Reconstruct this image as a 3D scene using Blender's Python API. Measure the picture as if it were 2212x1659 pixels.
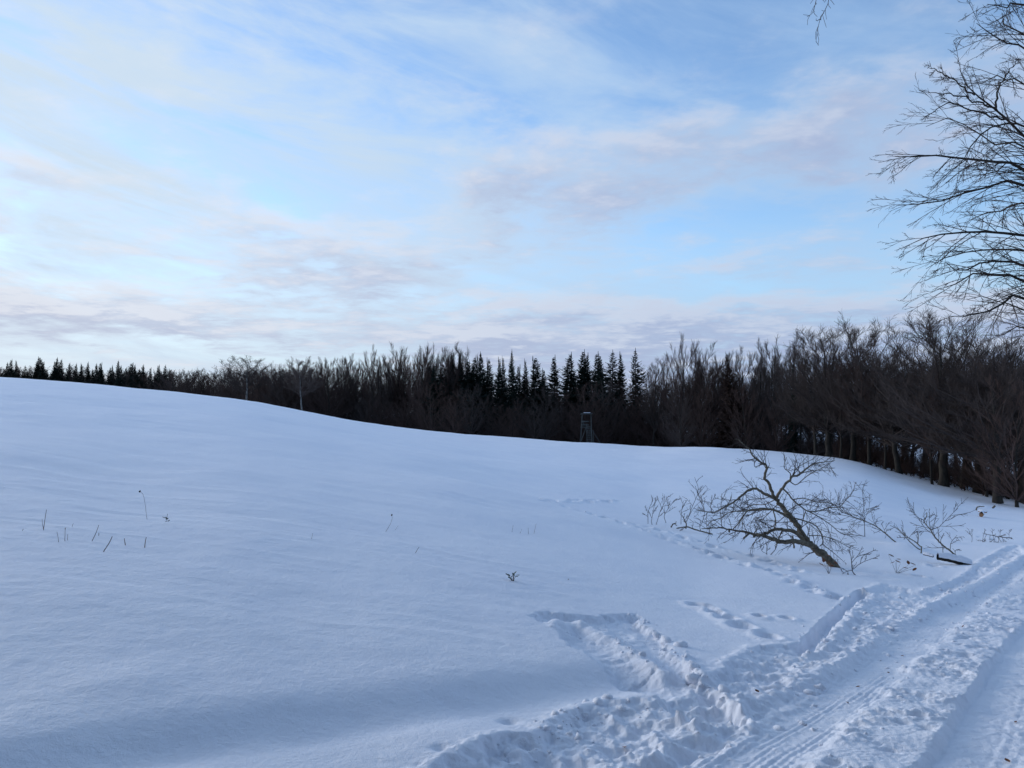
import bpy, math
import numpy as np
from mathutils import Vector

# ------------------------------------------------------------------ camera, sky, sun, exposure
for o in list(bpy.data.objects): bpy.data.objects.remove(o)
SC = bpy.context.scene
COL = SC.collection
W_, H_, F_ = 1024.0, 768.0, 804.0
HOR = 407.0                       # picture row of the true horizon
EYE = 1.7
PITCH = math.atan((HOR - H_ / 2) / F_)
cam_d = bpy.data.cameras.new('camera'); cam = bpy.data.objects.new('camera', cam_d); COL.objects.link(cam)
cam_d.sensor_width = 36.0; cam_d.lens = 36.0 * F_ / W_; cam_d.clip_start = 0.1; cam_d.clip_end = 5000
cam.location = (0, 0, EYE); cam.rotation_euler = (math.pi / 2 + PITCH, 0, 0)
SC.camera = cam
SC.render.resolution_x = 1024; SC.render.resolution_y = 768
SC.render.engine = 'CYCLES'
SC.view_settings.view_transform = 'Standard'; SC.view_settings.look = 'None'
SC.view_settings.gamma = 1.0; SC.view_settings.use_curve_mapping = False
SC.view_settings.exposure = -0.08

SUN_AZ, SUN_EL = math.radians(-58), math.radians(14)      # azimuth from the view direction, left is negative
SKY_STRENGTH = 0.12
SKY_TINT = (1.76, 1.94, 2.18, 1)                       # the camera's cool white balance
world = bpy.data.worlds.new('World'); SC.world = world; world.use_nodes = True
nt = world.node_tree; nt.nodes.clear()

class NB:
    """tiny helper for node maths"""
    def __init__(s, tree): s.t = tree
    def node(s, typ, **kw):
        n = s.t.nodes.new(typ)
        for k, v in kw.items(): setattr(n, k, v)
        return n
    def put(s, sock, v):
        if isinstance(v, bpy.types.NodeSocket): s.t.links.new(v, sock)
        else: sock.default_value = v
    def m(s, op, a, b=0.0, c=None, clamp=False):
        n = s.node('ShaderNodeMath', operation=op, use_clamp=clamp)
        s.put(n.inputs[0], a); s.put(n.inputs[1], b)
        if c is not None: s.put(n.inputs[2], c)
        return n.outputs[0]
    def ss(s, v, a, b, lo=0.0, hi=1.0):
        n = s.node('ShaderNodeMapRange', interpolation_type='SMOOTHSTEP')
        s.put(n.inputs[0], v); s.put(n.inputs[1], a); s.put(n.inputs[2], b); s.put(n.inputs[3], lo); s.put(n.inputs[4], hi)
        return n.outputs[0]
    def mix(s, f, a, b, blend='MIX'):
        n = s.node('ShaderNodeMix', data_type='RGBA', blend_type=blend)
        s.put(n.inputs[0], f); s.put(n.inputs[6], a); s.put(n.inputs[7], b)
        return n.outputs[2]
    def noise(s, vec, scale, detail=5, rough=.55, dist=0.0, lac=2.0):
        n = s.node('ShaderNodeTexNoise'); s.put(n.inputs['Vector'], vec)
        n.inputs['Scale'].default_value = scale; n.inputs['Detail'].default_value = detail
        n.inputs['Roughness'].default_value = rough; n.inputs['Distortion'].default_value = dist
        n.inputs['Lacunarity'].default_value = lac
        return n.outputs['Fac']
    def comb(s, x, y, z):
        n = s.node('ShaderNodeCombineXYZ'); s.put(n.inputs[0], x); s.put(n.inputs[1], y); s.put(n.inputs[2], z)
        return n.outputs[0]

B = NB(nt)
sky = B.node('ShaderNodeTexSky', sky_type='NISHITA', sun_disc=False)
sky.sun_elevation = SUN_EL; sky.sun_rotation = SUN_AZ
sky.altitude = 300; sky.air_density = 1.0; sky.dust_density = 0.25; sky.ozone_density = 2.2
tc = B.node('ShaderNodeTexCoord')
sep = B.node('ShaderNodeSeparateXYZ'); nt.links.new(tc.outputs['Generated'], sep.inputs[0])
X, Y, Z = sep.outputs
AZ = B.m('MULTIPLY', B.m('ARCTAN2', X, Y), 57.29578)
EL = B.m('MULTIPLY', B.m('ARCSINE', Z), 57.29578)

def ramp(fac, stops):
    """density against elevation: stops of (elevation in degrees, value)"""
    n = B.node('ShaderNodeValToRGB'); cr = n.color_ramp; cr.interpolation = 'B_SPLINE'
    while len(cr.elements) > 1: cr.elements.remove(cr.elements[-1])
    first = True
    for e, v in sorted(stops):
        p = min(max(e / 60.0, 0), 1)
        if first: el_ = cr.elements[0]; el_.position = p; first = False
        else: el_ = cr.elements.new(p)
        el_.color = (v, v, v, 1)
    B.put(n.inputs[0], fac); return n.outputs[0]
# how the cloud cover changes with height above the horizon, at four bearings left to right
BEAR = [
    (-28, [(0, .58), (1.5, .60), (2.6, .40), (3.6, .42), (4.6, .72), (5.8, .98), (7.0, .90), (8.0, .48), (9.2, .22), (10.0, .50), (11.0, .62), (12.0, .36), (13.5, .58), (15.0, .52), (17, .28), (20, .22), (24, .28), (28, .30), (36, .16), (60, .14)]),
    (-13, [(0, .62), (2.0, .50), (3.0, .40), (4.2, .74), (5.4, .80), (6.4, .58), (7.6, .62), (8.6, .74), (9.6, .70), (10.6, .66), (11.8, .58), (12.8, .45), (14.0, .22), (18, .12), (20, .25), (22.5, .32), (25, .20), (28, .25), (36, .16), (60, .14)]),
    (2, [(0, .84), (2.5, .86), (4.2, .94), (6.0, .90), (7.2, .74), (8.2, .32), (9.2, .36), (10.4, .46), (11.6, .42), (13.0, .62), (15.0, .72), (17.5, .66), (19.5, .50), (21.0, .36), (23, .26), (24.6, .34), (26, .20), (30, .20), (36, .16), (60, .14)]),
    (18, [(0, .92), (3.0, .94), (5.5, .98), (6.8, .86), (7.9, .34), (8.7, .26), (9.8, .52), (11.2, .42), (12.2, .24), (14.2, .34), (15.6, .60), (18.0, .82), (20.0, .62), (21.6, .26), (24, .12), (27, .16), (32, .22), (36, .16), (60, .14)]),
]
def wsm(azs, a, b): return B.ss(azs, a, b)
W1, W2, W3 = wsm(AZ, -25, -15), wsm(AZ, -10, 0), wsm(AZ, 4, 15)
wn = B.noise(B.comb(B.m('MULTIPLY', AZ, .05), B.m('MULTIPLY', EL, .14), 8.3), 1.6, 4, .6)
wob = B.m('MULTIPLY', B.m('SUBTRACT', wn, .5), B.ss(EL, 0.0, 20.0, 2.2, 9.0))
def cover(els):
    e = B.m('MULTIPLY', B.m('ADD', els, wob), 1 / 60.0); r = [ramp(e, st) for _, st in BEAR]
    f = lambda w, p, q: B.m('ADD', p, B.m('MULTIPLY', w, B.m('SUBTRACT', q, p)))
    return f(W3, f(W2, f(W1, r[0], r[1]), r[2]), r[3])
def plane_vec(azs, els):
    er = B.m('RADIANS', els); ar = B.m('RADIANS', azs)
    k = B.m('DIVIDE', B.m('COSINE', er), B.m('ADD', B.m('MAXIMUM', B.m('SINE', er), 0.0), .10))
    return B.comb(B.m('MULTIPLY', B.m('SINE', ar), k), B.m('MULTIPLY', B.m('COSINE', ar), k), .3)
ELo = B.m('ADD', EL, .9); AZo = B.m('ADD', AZ, -.8)
nA = B.noise(plane_vec(AZ, EL), 1.9, 8, .62, .2); nB = B.noise(plane_vec(AZo, ELo), 1.9, 5, .62, .2)
amp = 1.35
nM = B.m('MULTIPLY', B.m('SUBTRACT', B.noise(plane_vec(AZ, EL), 5.5, 5, .6, .3), .5), .75)      # mottling
D0 = B.m('ADD', B.m('ADD', cover(EL), nM), B.m('MULTIPLY', B.m('SUBTRACT', nA, .5), amp)); D1 = B.m('ADD', cover(ELo), B.m('MULTIPLY', B.m('SUBTRACT', nB, .5), amp))
ALPHA = B.ss(D0, .12, .90)
LITE = B.ss(B.m('SUBTRACT', D0, D1), -.06, .30)            # edges turned to the light
THICK = B.ss(D0, .40, 1.05)
# angle from the sun drives how bright the thin cloud is
sd = (math.sin(SUN_AZ) * math.cos(SUN_EL), math.cos(SUN_AZ) * math.cos(SUN_EL), math.sin(SUN_EL))
dot = B.m('ADD', B.m('ADD', B.m('MULTIPLY', X, sd[0]), B.m('MULTIPLY', Y, sd[1])), B.m('MULTIPLY', Z, sd[2]))
GLOW = B.ss(dot, .20, .98)
K = 1.0 / SKY_STRENGTH
def col(r, g, b): return (r * K, g * K, b * K, 1)
thin_c = B.mix(GLOW, col(.50, .65, .86), col(.76, .86, .96))
thick_c = B.mix(GLOW, col(.40, .48, .70), col(.54, .59, .75))
cloud_c = B.mix(THICK, thin_c, thick_c)
cloud_c = B.mix(B.m('MULTIPLY', LITE, .75), cloud_c, B.mix(GLOW, col(.64, .71, .86), col(.88, .90, .96)))
base_c = B.mix(1.0, sky.outputs[0], SKY_TINT, 'MULTIPLY')
# high thin cirrus veil, denser round the sun
cv = B.noise(B.comb(B.m('ADD', B.m('MULTIPLY', AZ, .030), B.m('MULTIPLY', EL, .03)), B.m('ADD', B.m('MULTIPLY', EL, .10), B.m('MULTIPLY', AZ, .015)), 4.0), 2.2, 6, .6, .5)
veil = B.m('MULTIPLY', B.ss(cv, .25, .72), B.ss(dot, .10, .90, .38, 1.15), clamp=True)
base_c = B.mix(veil, base_c, B.mix(GLOW, col(.46, .66, .93), col(.66, .80, .95)))
# whitening of the air low over the horizon
lowair = B.m('MULTIPLY', B.ss(EL, 15.0, 1.0), .85)
base_c = B.mix(lowair, base_c, B.mix(GLOW, col(.44, .64, .88), col(.66, .76, .90)))
final = B.mix(B.m('MULTIPLY', ALPHA, .90), base_c, cloud_c)
bg = B.node('ShaderNodeBackground'); nt.links.new(final, bg.inputs[0]); bg.inputs[1].default_value = SKY_STRENGTH
world.cycles.sampling_method = 'MANUAL'; world.cycles.sample_map_resolution = 512
SC.cycles.max_bounces = 5; SC.cycles.diffuse_bounces = 3
wo = B.node('ShaderNodeOutputWorld'); nt.links.new(bg.outputs[0], wo.inputs[0])

sl = bpy.data.lights.new('sun', 'SUN'); sun = bpy.data.objects.new('sun', sl); COL.objects.link(sun)
sl.energy = 1.5; sl.angle = math.radians(20); sl.color = (1.0, .95, .90)
sun.rotation_euler = Vector(sd).to_track_quat('Z', 'Y').to_euler()

# ------------------------------------------------------------------ picture <-> place
def ray(u, v):
    a = (u - W_ / 2) / F_; b = (H_ / 2 - v) / F_
    return np.array([a, math.cos(PITCH) - b * math.sin(PITCH), math.sin(PITCH) + b * math.cos(PITCH)])
def at(u, v, d):
    r = ray(u, v); return np.array([0, 0, EYE]) + r * (d / r[1])
S = 1024.0 / 2212.0

# ------------------------------------------------------------------ noise
def _hash(ix, iy, seed):
    h = (ix.astype(np.int64) * 374761393 + iy.astype(np.int64) * 668265263 + seed * 982451653) & 0xffffffff
    h = ((h ^ (h >> 13)) * 1274126177) & 0xffffffff
    h = ((h ^ (h >> 16)) * 2246822519) & 0xffffffff
    return ((h ^ (h >> 15)) & 0xffffff) / float(0xffffff)
def vnoise(x, y, seed=0):
    ix = np.floor(x); iy = np.floor(y); fx = x - ix; fy = y - iy
    fx = fx * fx * fx * (fx * (fx * 6 - 15) + 10); fy = fy * fy * fy * (fy * (fy * 6 - 15) + 10)
    ix = ix.astype(np.int64); iy = iy.astype(np.int64)
    a = _hash(ix, iy, seed); b = _hash(ix + 1, iy, seed); c = _hash(ix, iy + 1, seed); d = _hash(ix + 1, iy + 1, seed)
    return (a + (b - a) * fx + (c - a) * fy + (a - b - c + d) * fx * fy) * 2 - 1
def fbm(x, y, seed=0, oct=4, gain=.5):
    s = 0; a = 1.0; t = 0
    for i in range(oct):
        s = s + a * vnoise(x * 2 ** i + i * 17.3, y * 2 ** i - i * 9.1, seed + i); t += a; a *= gain
    return s / t
def billow(x, y, seed=0, oct=4, gain=.5):
    s = 0; a = 1.0; t = 0
    for i in range(oct):
        s = s + a * np.abs(vnoise(x * 2 ** i + i * 11.3, y * 2 ** i - i * 5.7, seed + i)); t += a; a *= gain
    return s / t
def worley(x, y, seed=0):
    ix = np.floor(x); iy = np.floor(y); best = np.full(x.shape, 9.0)
    for dx in (-1, 0, 1):
        for dy in (-1, 0, 1):
            cx = ix + dx; cy = iy + dy
            px = cx + _hash(cx, cy, seed); py = cy + _hash(cx, cy, seed + 7)
            best = np.minimum(best, (px - x) ** 2 + (py - y) ** 2)
    return np.sqrt(best)
def sst(x, a, b):
    t = np.clip((x - a) / (b - a), 0, 1); return t * t * (3 - 2 * t)

# ------------------------------------------------------------------ lie of the land
def zv(v, d): return EYE - (v - HOR) / F_ * d
COLS = {   # picture column: [(distance, height)]
 -420: [(4.2,-.15),(8,.25),(13,.75),(22,1.7),(40,3.4),(60,5.0),(80,6.0),(100,6.3),(140,6),(220,4),(420,2),(900,0)],
 0:   [(4.4,-.276),(8,0),(13,.35),(22,1.05),(40,2.4),(60,zv(379,60)),(75,zv(377,75)),(95,zv(378.5,95)),(130,4),(200,2),(400,0),(900,-2)],
 150: [(4.6,-.37),(8,-.12),(13,.1),(22,.6),(40,1.6),(55,2.5),(72,zv(390,72)),(95,zv(391.5,95)),(130,2.5),(200,1),(400,-1),(900,-2)],
 235: [(4.7,-.41),(8,-.21),(13,0),(22,.38),(40,1.15),(58,1.9),(77,zv(398.5,77)),(98,zv(400,98)),(130,1.4),(200,0),(400,-2),(900,-3)],
 300: [(4.8,-.45),(8,-.3),(13,-.15),(22,.1),(40,.6),(60,1.1),(80,zv(410,80)),(100,zv(411.5,100)),(130,.3),(200,-1),(400,-3),(900,-4)],
 347: [(4.85,-.48),(8,-.35),(13,-.28),(22,-.13),(40,.15),(60,.4),(84,zv(419.5,84)),(105,zv(421,105)),(135,-1.3),(200,-2.5),(400,-4),(900,-5)],
 400: [(4.9,-.5),(8,-.4),(13,-.4),(22,-.35),(40,-.3),(60,-.35),(88,zv(427.5,88)),(110,zv(429,110)),(140,-2.8),(200,-3.5),(400,-5),(900,-6)],
 512: [(5,-.545),(8,-.55),(13,-.7),(22,-.95),(40,-1.3),(60,-1.55),(95,zv(438,95)),(115,zv(439.5,115)),(140,-4),(200,-5),(400,-7),(900,-8)],
 600: [(5,-.545),(8,-.65),(13,-.95),(22,-1.4),(40,-1.9),(60,-2.2),(98,zv(443.5,98)),(118,zv(445,118)),(140,-5),(200,-6),(400,-8),(900,-9)],
 650: [(5,-.545),(8,-.7),(13,-1.1),(22,-1.65),(40,-2.25),(60,-2.55),(95,zv(447,95)),(115,zv(449,115)),(140,-6),(200,-7),(400,-9),(900,-9)],
 700: [(5,-.545),(8,-.75),(13,-1.25),(22,-1.85),(40,-2.45),(60,-2.75),(90,zv(446.5,90)),(108,zv(448.5,108)),(140,-6),(200,-7),(400,-9),(900,-9)],
 740: [(5,-.545),(8,-.8),(13,-1.3),(22,-2.0),(40,-2.65),(60,-2.9),(87,zv(449,87)),(105,zv(451,105)),(140,-6),(200,-8),(400,-9),(900,-9)],
 800: [(5,-.545),(8,-.83),(13,-1.4),(22,-2.15),(40,-2.9),(60,-3.15),(85,zv(454,85)),(105,zv(456,105)),(140,-6.5),(200,-9),(400,-10),(900,-10)],
 850: [(5,-.545),(8,-.85),(13,-1.48),(22,-2.3),(40,-3.15),(60,-3.5),(82,zv(461,82)),(100,zv(462,100)),(140,-7.6),(200,-10),(400,-12),(900,-12)],
 900: [(5,-.545),(8,-.88),(13,-1.55),(22,-2.45),(40,-3.6),(60,-4.3),(76,zv(476,76)),(100,zv(471,100)),(140,zv(466,140)),(200,-12),(400,-14),(900,-14)],
 950: [(5,-.545),(8,-.9),(13,-1.6),(22,-2.6),(40,-4.0),(55,-4.85),(70,zv(490,70)),(95,zv(481,95)),(140,zv(472,140)),(200,-13),(400,-15),(900,-15)],
 1024:[(5,-.545),(8,-.92),(13,-1.65),(24,-2.74),(40,-4.3),(62,zv(507,62)),(85,zv(496,85)),(120,zv(486,120)),(200,-14),(400,-16),(900,-16)],
 1150:[(5,-.5),(8,-.92),(13,-1.68),(24,-2.9),(40,-4.6),(62,-6.7),(85,-8.3),(120,-10.5),(200,-15),(400,-17),(900,-17)],
 1700:[(5,-.4),(8,-.8),(13,-1.6),(24,-3.0),(40,-4.8),(62,-6.9),(85,-8.6),(120,-11),(200,-15),(400,-17),(900,-17)],
}
def pchip(x, y, xq):
    x = np.asarray(x, float); y = np.asarray(y, float); h = np.diff(x); dl = np.diff(y) / h
    m = np.zeros_like(y)
    w1 = 2 * h[1:] + h[:-1]; w2 = h[1:] + 2 * h[:-1]
    with np.errstate(divide='ignore', invalid='ignore'):
        mm = (w1 + w2) / (w1 / dl[:-1] + w2 / dl[1:])
    m[1:-1] = np.where(dl[:-1] * dl[1:] > 0, mm, 0); m[0] = dl[0]; m[-1] = dl[-1]
    i = np.clip(np.searchsorted(x, xq) - 1, 0, len(h) - 1); t = np.clip((xq - x[i]) / h[i], 0, 1)
    return ((1 + 2 * t) * (1 - t) ** 2 * y[i] + t * (1 - t) ** 2 * h[i] * m[i] + t * t * (3 - 2 * t) * y[i + 1] + t * t * (t - 1) * h[i] * m[i + 1])
NQ, ND = 900, 900
LD0, LD1 = math.log(1.0), math.log(900.0)
Q0, Q1 = (-420 - 512) / F_, (1700 - 512) / F_
_ld = np.linspace(LD0, LD1, ND); _q = np.linspace(Q0, Q1, NQ)
_T = []
for u in COLS:
    ds = np.array([p[0] for p in COLS[u]]); zs = np.array([p[1] for p in COLS[u]])
    z5 = zs[0]; d5 = ds[0]
    ds = np.concatenate([[1.0, 2.5], ds]); zs = np.concatenate([[z5 / d5, z5 * 2.5 / d5], zs])
    # interpolate the slope seen from the eye: crests stay where they are seen
    _T.append(pchip(np.log(ds), (zs - EYE) / ds, _ld))
_T = np.array(_T); _cq = (np.array(list(COLS.keys()), float) - 512) / F_
TAB = np.stack([pchip(_cq, _T[:, j], _q) for j in range(ND)], axis=1)
def blur(a, n, ax):
    k = np.exp(-np.linspace(-2, 2, 2 * n + 1) ** 2); k /= k.sum()
    p = [(0, 0), (0, 0)]; p[ax] = (n, n); b = np.pad(a, p, mode='edge')
    return np.apply_along_axis(lambda r: np.convolve(r, k, 'valid'), ax, b)
TAB = blur(blur(TAB, 14, 0), 7, 1)
def zbase(x, y):
    x = np.asarray(x, float); y = np.asarray(y, float)
    d = np.maximum(y, 1.0); q = np.clip(x / d, Q0, Q1)
    fi = (q - Q0) / (Q1 - Q0) * (NQ - 1); fj = np.clip((np.log(d) - LD0) / (LD1 - LD0) * (ND - 1), 0, ND - 1.001)
    i = np.clip(fi.astype(int), 0, NQ - 2); j = fj.astype(int); a = fi - i; b = fj - j
    s = (TAB[i, j] * (1 - a) * (1 - b) + TAB[i + 1, j] * a * (1 - b) + TAB[i, j + 1] * (1 - a) * b + TAB[i + 1, j + 1] * a * b)
    return EYE + s * d
def hit(u, v, dmax=400, dz=0.0):
    r = ray(u, v); r = r / r[1]
    ds = np.exp(np.linspace(math.log(1.2), math.log(dmax), 3000))
    zz = EYE + r[2] * ds - zbase(r[0] * ds, ds) - dz
    k = np.argmax(zz < 0)
    if zz[k] >= 0: return np.array([r[0] * dmax, dmax])
    return np.array([r[0] * ds[k], ds[k]])
def hits(pts, s=S, dz=0.0): return np.array([hit(x * s, y * s, 400, dz) for x, y in pts])

def seg_dist(x, y, P):
    """distance, signed side (+ = right of travel) and run length to a polyline"""
    best = np.full(x.shape, 1e9); side = np.zeros(x.shape); run = np.zeros(x.shape); acc = 0
    for a, b in zip(P[:-1], P[1:]):
        e = b - a; L = math.hypot(*e); e = e / L
        rx = x - a[0]; ry = y - a[1]
        t = np.clip(rx * e[0] + ry * e[1], 0, L); dx = rx - t * e[0]; dy = ry - t * e[1]
        d = dx * dx + dy * dy; m = d < best
        best = np.where(m, d, best); side = np.where(m, np.sign(rx * e[1] - ry * e[0]), side); run = np.where(m, acc + t, run)
        acc += L
    return np.sqrt(best), side, run
def poly_sd(x, y, P):
    """signed distance to polygon, negative inside"""
    Pc = np.vstack([P, P[:1]]); d, _, _ = seg_dist(x, y, Pc)
    ins = np.zeros(x.shape, bool)
    for a, b in zip(Pc[:-1], Pc[1:]):
        c = ((a[1] > y) != (b[1] > y)) & (x < (b[0] - a[0]) * (y - a[1]) / (b[1] - a[1] + 1e-12) + a[0])
        ins ^= c
    return np.where(ins, -d, d)

def z2(pts): return np.array([hit(725 + .1352 * x, 550 + .1352 * y, 400, -.09) for x, y in pts])
def ext(P, back, fwd):
    a = P[0] - P[min(2, len(P) - 1)]; a = a / np.linalg.norm(a); b = P[-1] - P[-3]; b = b / np.linalg.norm(b)
    return np.vstack([P[0] + a * back, P, P[-1] + b * fwd])
LEFT_EDGE = ext(z2([(60, 1285), (230, 1205), (430, 1090), (650, 985), (900, 850), (1200, 650), (1500, 490), (1750, 390), (2000, 250), (2190, 120)]), 4, 60)
MID_EDGE = ext(z2([(560, 1580), (700, 1480), (960, 1210), (1250, 960), (1500, 760), (1800, 520), (2000, 350), (2200, 190)]), 4, 60)
RUT_EDGE = ext(z2([(1480, 1500), (1560, 1400), (1650, 1290), (1800, 1060), (1900, 900), (2040, 740), (2200, 590)]), 4, 60)
ROUGH = hits([(880, 1700), (960, 1650), (1040, 1615), (1130, 1592), (1200, 1555), (1240, 1520), (1300, 1505), (1420, 1508), (1500, 1490), (1560, 1450),
              (1640, 1405), (1750, 1398), (1860, 1288), (1910, 1272), (1990, 1290), (2060, 1262), (2130, 1215), (2200, 1180), (2215, 1205), (2050, 1292), (1900, 1392), (1640, 1552), (1470, 1661), (1430, 1700)], S, -.05)
SCRAPE = hits([(1148, 1328), (1175, 1317), (1230, 1322), (1290, 1324), (1370, 1321), (1410, 1355), (1450, 1400), (1490, 1440), (1560, 1490), (1620, 1540), (1490, 1548), (1410, 1492), (1330, 1442), (1240, 1385), (1190, 1356)])
ISLAND = hits([(1190, 1350), (1215, 1338), (1260, 1345), (1310, 1368), (1370, 1400), (1430, 1440)])
GROOVE = hits([(1735, 1398), (1790, 1345), (1862, 1282)])
SWALE = hits([(-200, 1668), (0, 1645), (230, 1612), (420, 1580), (600, 1556), (800, 1530), (1000, 1500), (1180, 1470), (1330, 1448)])
TRAIL1 = hits([(1165, 1081), (1230, 1095), (1300, 1115), (1400, 1150), (1500, 1180), (1600, 1215), (1700, 1250), (1780, 1285), (1835, 1302)])
TRAIL2 = hits([(1170, 1079), (1250, 1080), (1330, 1080)])
TRAIL3 = hits([(1330, 1120), (1420, 1140), (1520, 1172), (1640, 1200), (1740, 1240)])
PRINTS = [(1505, 1306, .10), (1530, 1312, .10), (1572, 1333, .11), (1602, 1350, .12), (1660, 1372, .10), (1545, 1322, .08), (1700, 1336, .07), (1640, 1330, .06),
          (2018, 1225, .10), (2060, 1218, .1), (1985, 1245, .1), (2120, 1160, .12), (2150, 1165, .1)]
PITS = [(1100, 1527, .05, .07), (950, 1601, .03, .05), (229, 1628, .02, .03), (1893, 1247, .16, .30), (1840, 1236, .07, .3), (1905, 1238, .05, .12)]
MOUNDS = [(2128, 1096, .16, .6), (1960, 1188, .14, .7), (2050, 1180, .1, .5), (270, 1470, .03, .35), (1000, 1590, .05, .5), (1560, 1290, .02, .4)]
PRINTS = [(*hit(a * S, b * S), c) for a, b, c in PRINTS]
PITS = [(*hit(a * S, b * S), c, e) for a, b, c, e in PITS]
MOUNDS = [(*hit(a * S, b * S), c, e) for a, b, c, e in MOUNDS]

def relief(x, y):
    """height of drifts, tracks and trampled snow over the lie of the land, and the track mask"""
    x = np.asarray(x, float); y = np.asarray(y, float); d = np.maximum(y, 1)
    h = fbm(x / 7, y / 7, 3, 3) * .05 * np.clip(d / 8, .5, 3) + fbm(x / 1.6, y / 1.6, 9, 3) * .012
    # wind ripples
    q = x / d
    wr = sst(d, 6, 11) * (1 - sst(d, 38, 60)) * (1 - sst(q, -.05, .18))
    wy = y + .10 * x + fbm(x / 3, y / 3, 31, 2) * .5
    h = h + (1 - billow(x / 4.5, wy / .9, 33, 3)) * .085 * wr * (.4 + .6 * sst(fbm(x / 9, y / 6, 37, 2), -.3, .4))
    h = h + fbm(x / .11, y / .11, 41, 2) * .0035 + fbm(x / .45, y / .30, 43, 3) * .008
    near = (d < 75) & (x > -8) & (q < 1.45)
    track = np.zeros(x.shape, bool)
    if near.any():
        X_ = x[near]; Y_ = y[near]; hn = np.zeros(X_.shape)
        ds, sd_, _ = seg_dist(X_, Y_, SWALE); s = ds * sd_
        hn += -.12 * np.exp(-(s / .30) ** 2) - .07 * sst(s, -.1, .5) * (1 - sst(X_, .6, 1.6))
        for px_, py_, dep, r in PITS: hn -= dep * np.exp(-((X_ - px_) ** 2 + (Y_ - py_) ** 2) / r ** 2)
        for px_, py_, dep, r in MOUNDS: hn += dep * np.exp(-((X_ - px_) ** 2 + (Y_ - py_) ** 2) / r ** 2)
        # domain warp for ragged edges
        wx = X_ + fbm(X_ / .14, Y_ / .14, 51, 3) * .05 + fbm(X_ / .5, Y_ / .5, 55, 2) * .07
        wyy = Y_ + fbm(X_ / .14, Y_ / .14, 61, 3) * .05 + fbm(X_ / .5, Y_ / .5, 65, 2) * .07
        lump = 1 - billow(X_ / .30, Y_ / .30, 71, 4, .55)
        grit = billow(X_ / .09, Y_ / .09, 75, 3)
        # scrape where somebody slid down
        jx = fbm(X_ / .06, Y_ / .06, 57, 2) * .045; jy = fbm(X_ / .06, Y_ / .06, 58, 2) * .045
        sc = poly_sd(wx + jx, wyy + jy, SCRAPE); inside = sst(-sc, -.02, .10)
        hn -= inside * (.12 - .06 * lump - .02 * grit)
        hn += .05 * np.exp(-((sc - .05) / .07) ** 2) * (.3 + lump) * (X_ > .25 * Y_ - .3)
        di, si, _ = seg_dist(wx, wyy, ISLAND)
        hn += .10 * np.exp(-(di / .15) ** 2) * inside
        # rough, trampled snow between field and track
        ro = poly_sd(wx + jx, wyy + jy, ROUGH); rin = sst(-ro, -.02, .16)
        wor = worley(X_ / .33, Y_ / .33, 81)
        hn += rin * (-.07 + .09 * (lump - .45) + .05 * (1 - billow(X_ / .13, Y_ / .13, 72, 3) - .5) - .06 * (1 - sst(wor, .10, .5)) * sst(vnoise(X_ / .5, Y_ / .5, 73), -.2, .4) + .03 * grit) + .03 * np.exp(-((ro - .04) / .08) ** 2)
        dg, sg, rg = seg_dist(X_ + fbm(X_ / .2, Y_ / .2, 85, 2) * .03, Y_, GROOVE)
        hn += -.17 * (1 - sst(dg, .05, .11)) + .05 * np.exp(-((dg * sg - .20) / .09) ** 2) * (dg < .5)
        for px_, py_, r in PRINTS:
            rr = np.sqrt((X_ - px_) ** 2 + ((Y_ - py_) / 1.5) ** 2) + fbm(X_ / .1, Y_ / .1, 87, 2) * .02
            hn += -.10 * (1 - sst(rr, r * .5, r * 1.5)) + .025 * np.exp(-((rr - r * 1.8) / .06) ** 2)
        for T in (TRAIL1, TRAIL2, TRAIL3):
            dt, st, rt = seg_dist(wx, wyy, T)
            w = worley(X_ / .42, Y_ / .55, 91)
            m = np.exp(-(dt / .22) ** 2)
            hn += m * (-.15 * (1 - sst(w, .08, .40)) * (.5 + lump) + .10 * (lump - .5) + .05 * grit)
        # the track
        dl, sl_, run = seg_dist(wx, wyy, LEFT_EDGE); L = dl * sl_
        dm, sm, _ = seg_dist(wx, wyy, MID_EDGE); M = dm * sm
        dr, sr, _ = seg_dist(X_ + (wx - X_) * .4, Y_ + (wyy - Y_) * .4, RUT_EDGE); R = dr * sr
        dl2, sl2, _ = seg_dist(X_, Y_, LEFT_EDGE); Lc = dl2 * sl2
        dr2, sr2, _ = seg_dist(X_, Y_, RUT_EDGE); Rc = dr2 * sr2
        trk = sst(L, -.06, .12)
        smooth1 = trk * (1 - sst(M, -.08, .12))
        rough = trk * sst(M, -.08, .12) * (1 - sst(R, -.02, .06))
        rut2 = sst(R, -.02, .06) * (1 - sst(R, .5, .75)); right = sst(R, .5, .75)
        stripe = np.sin(Lc * 2 * math.pi / .055 + 2 * fbm(run / .8, Lc / .3, 95, 2)) * sst(fbm(run / 1.5, Lc / .12, 96, 3), -.2, .3)
        tread = np.sin((run + Lc * .6) * 2 * math.pi / .11) * sst(vnoise(run / .6, Lc / .15, 97), 0, .5)
        wf = worley(X_ / .24, Y_ / .24, 101); wf2 = worley(X_ / .12, Y_ / .12, 103)
        wf3 = worley(X_ / .055, Y_ / .055, 104)
        patch = sst(fbm(X_ / .6, Y_ / .6, 110, 2), -.25, .35); fine = billow(X_ / .05, Y_ / .06, 112, 3)
        tramp = -.060 * (1 - sst(wf, .08, .42)) * sst(vnoise(X_ / .33, Y_ / .33, 113), .0, .5) - .016 * (1 - sst(wf2, .15, .5)) * patch - .006 * (1 - sst(wf3, .2, .6)) + .075 * (lump - .45) * patch + .03 * fbm(X_ / .4, Y_ / .4, 114, 2) + .018 * fine * (.4 + patch)
        hn += smooth1 * (-.10 + .010 * fine + .005 * stripe + .003 * tread + .012 * fbm(X_ / .2, Y_ / .2, 105, 3))
        hn += rough * (-.055 + tramp)
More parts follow.
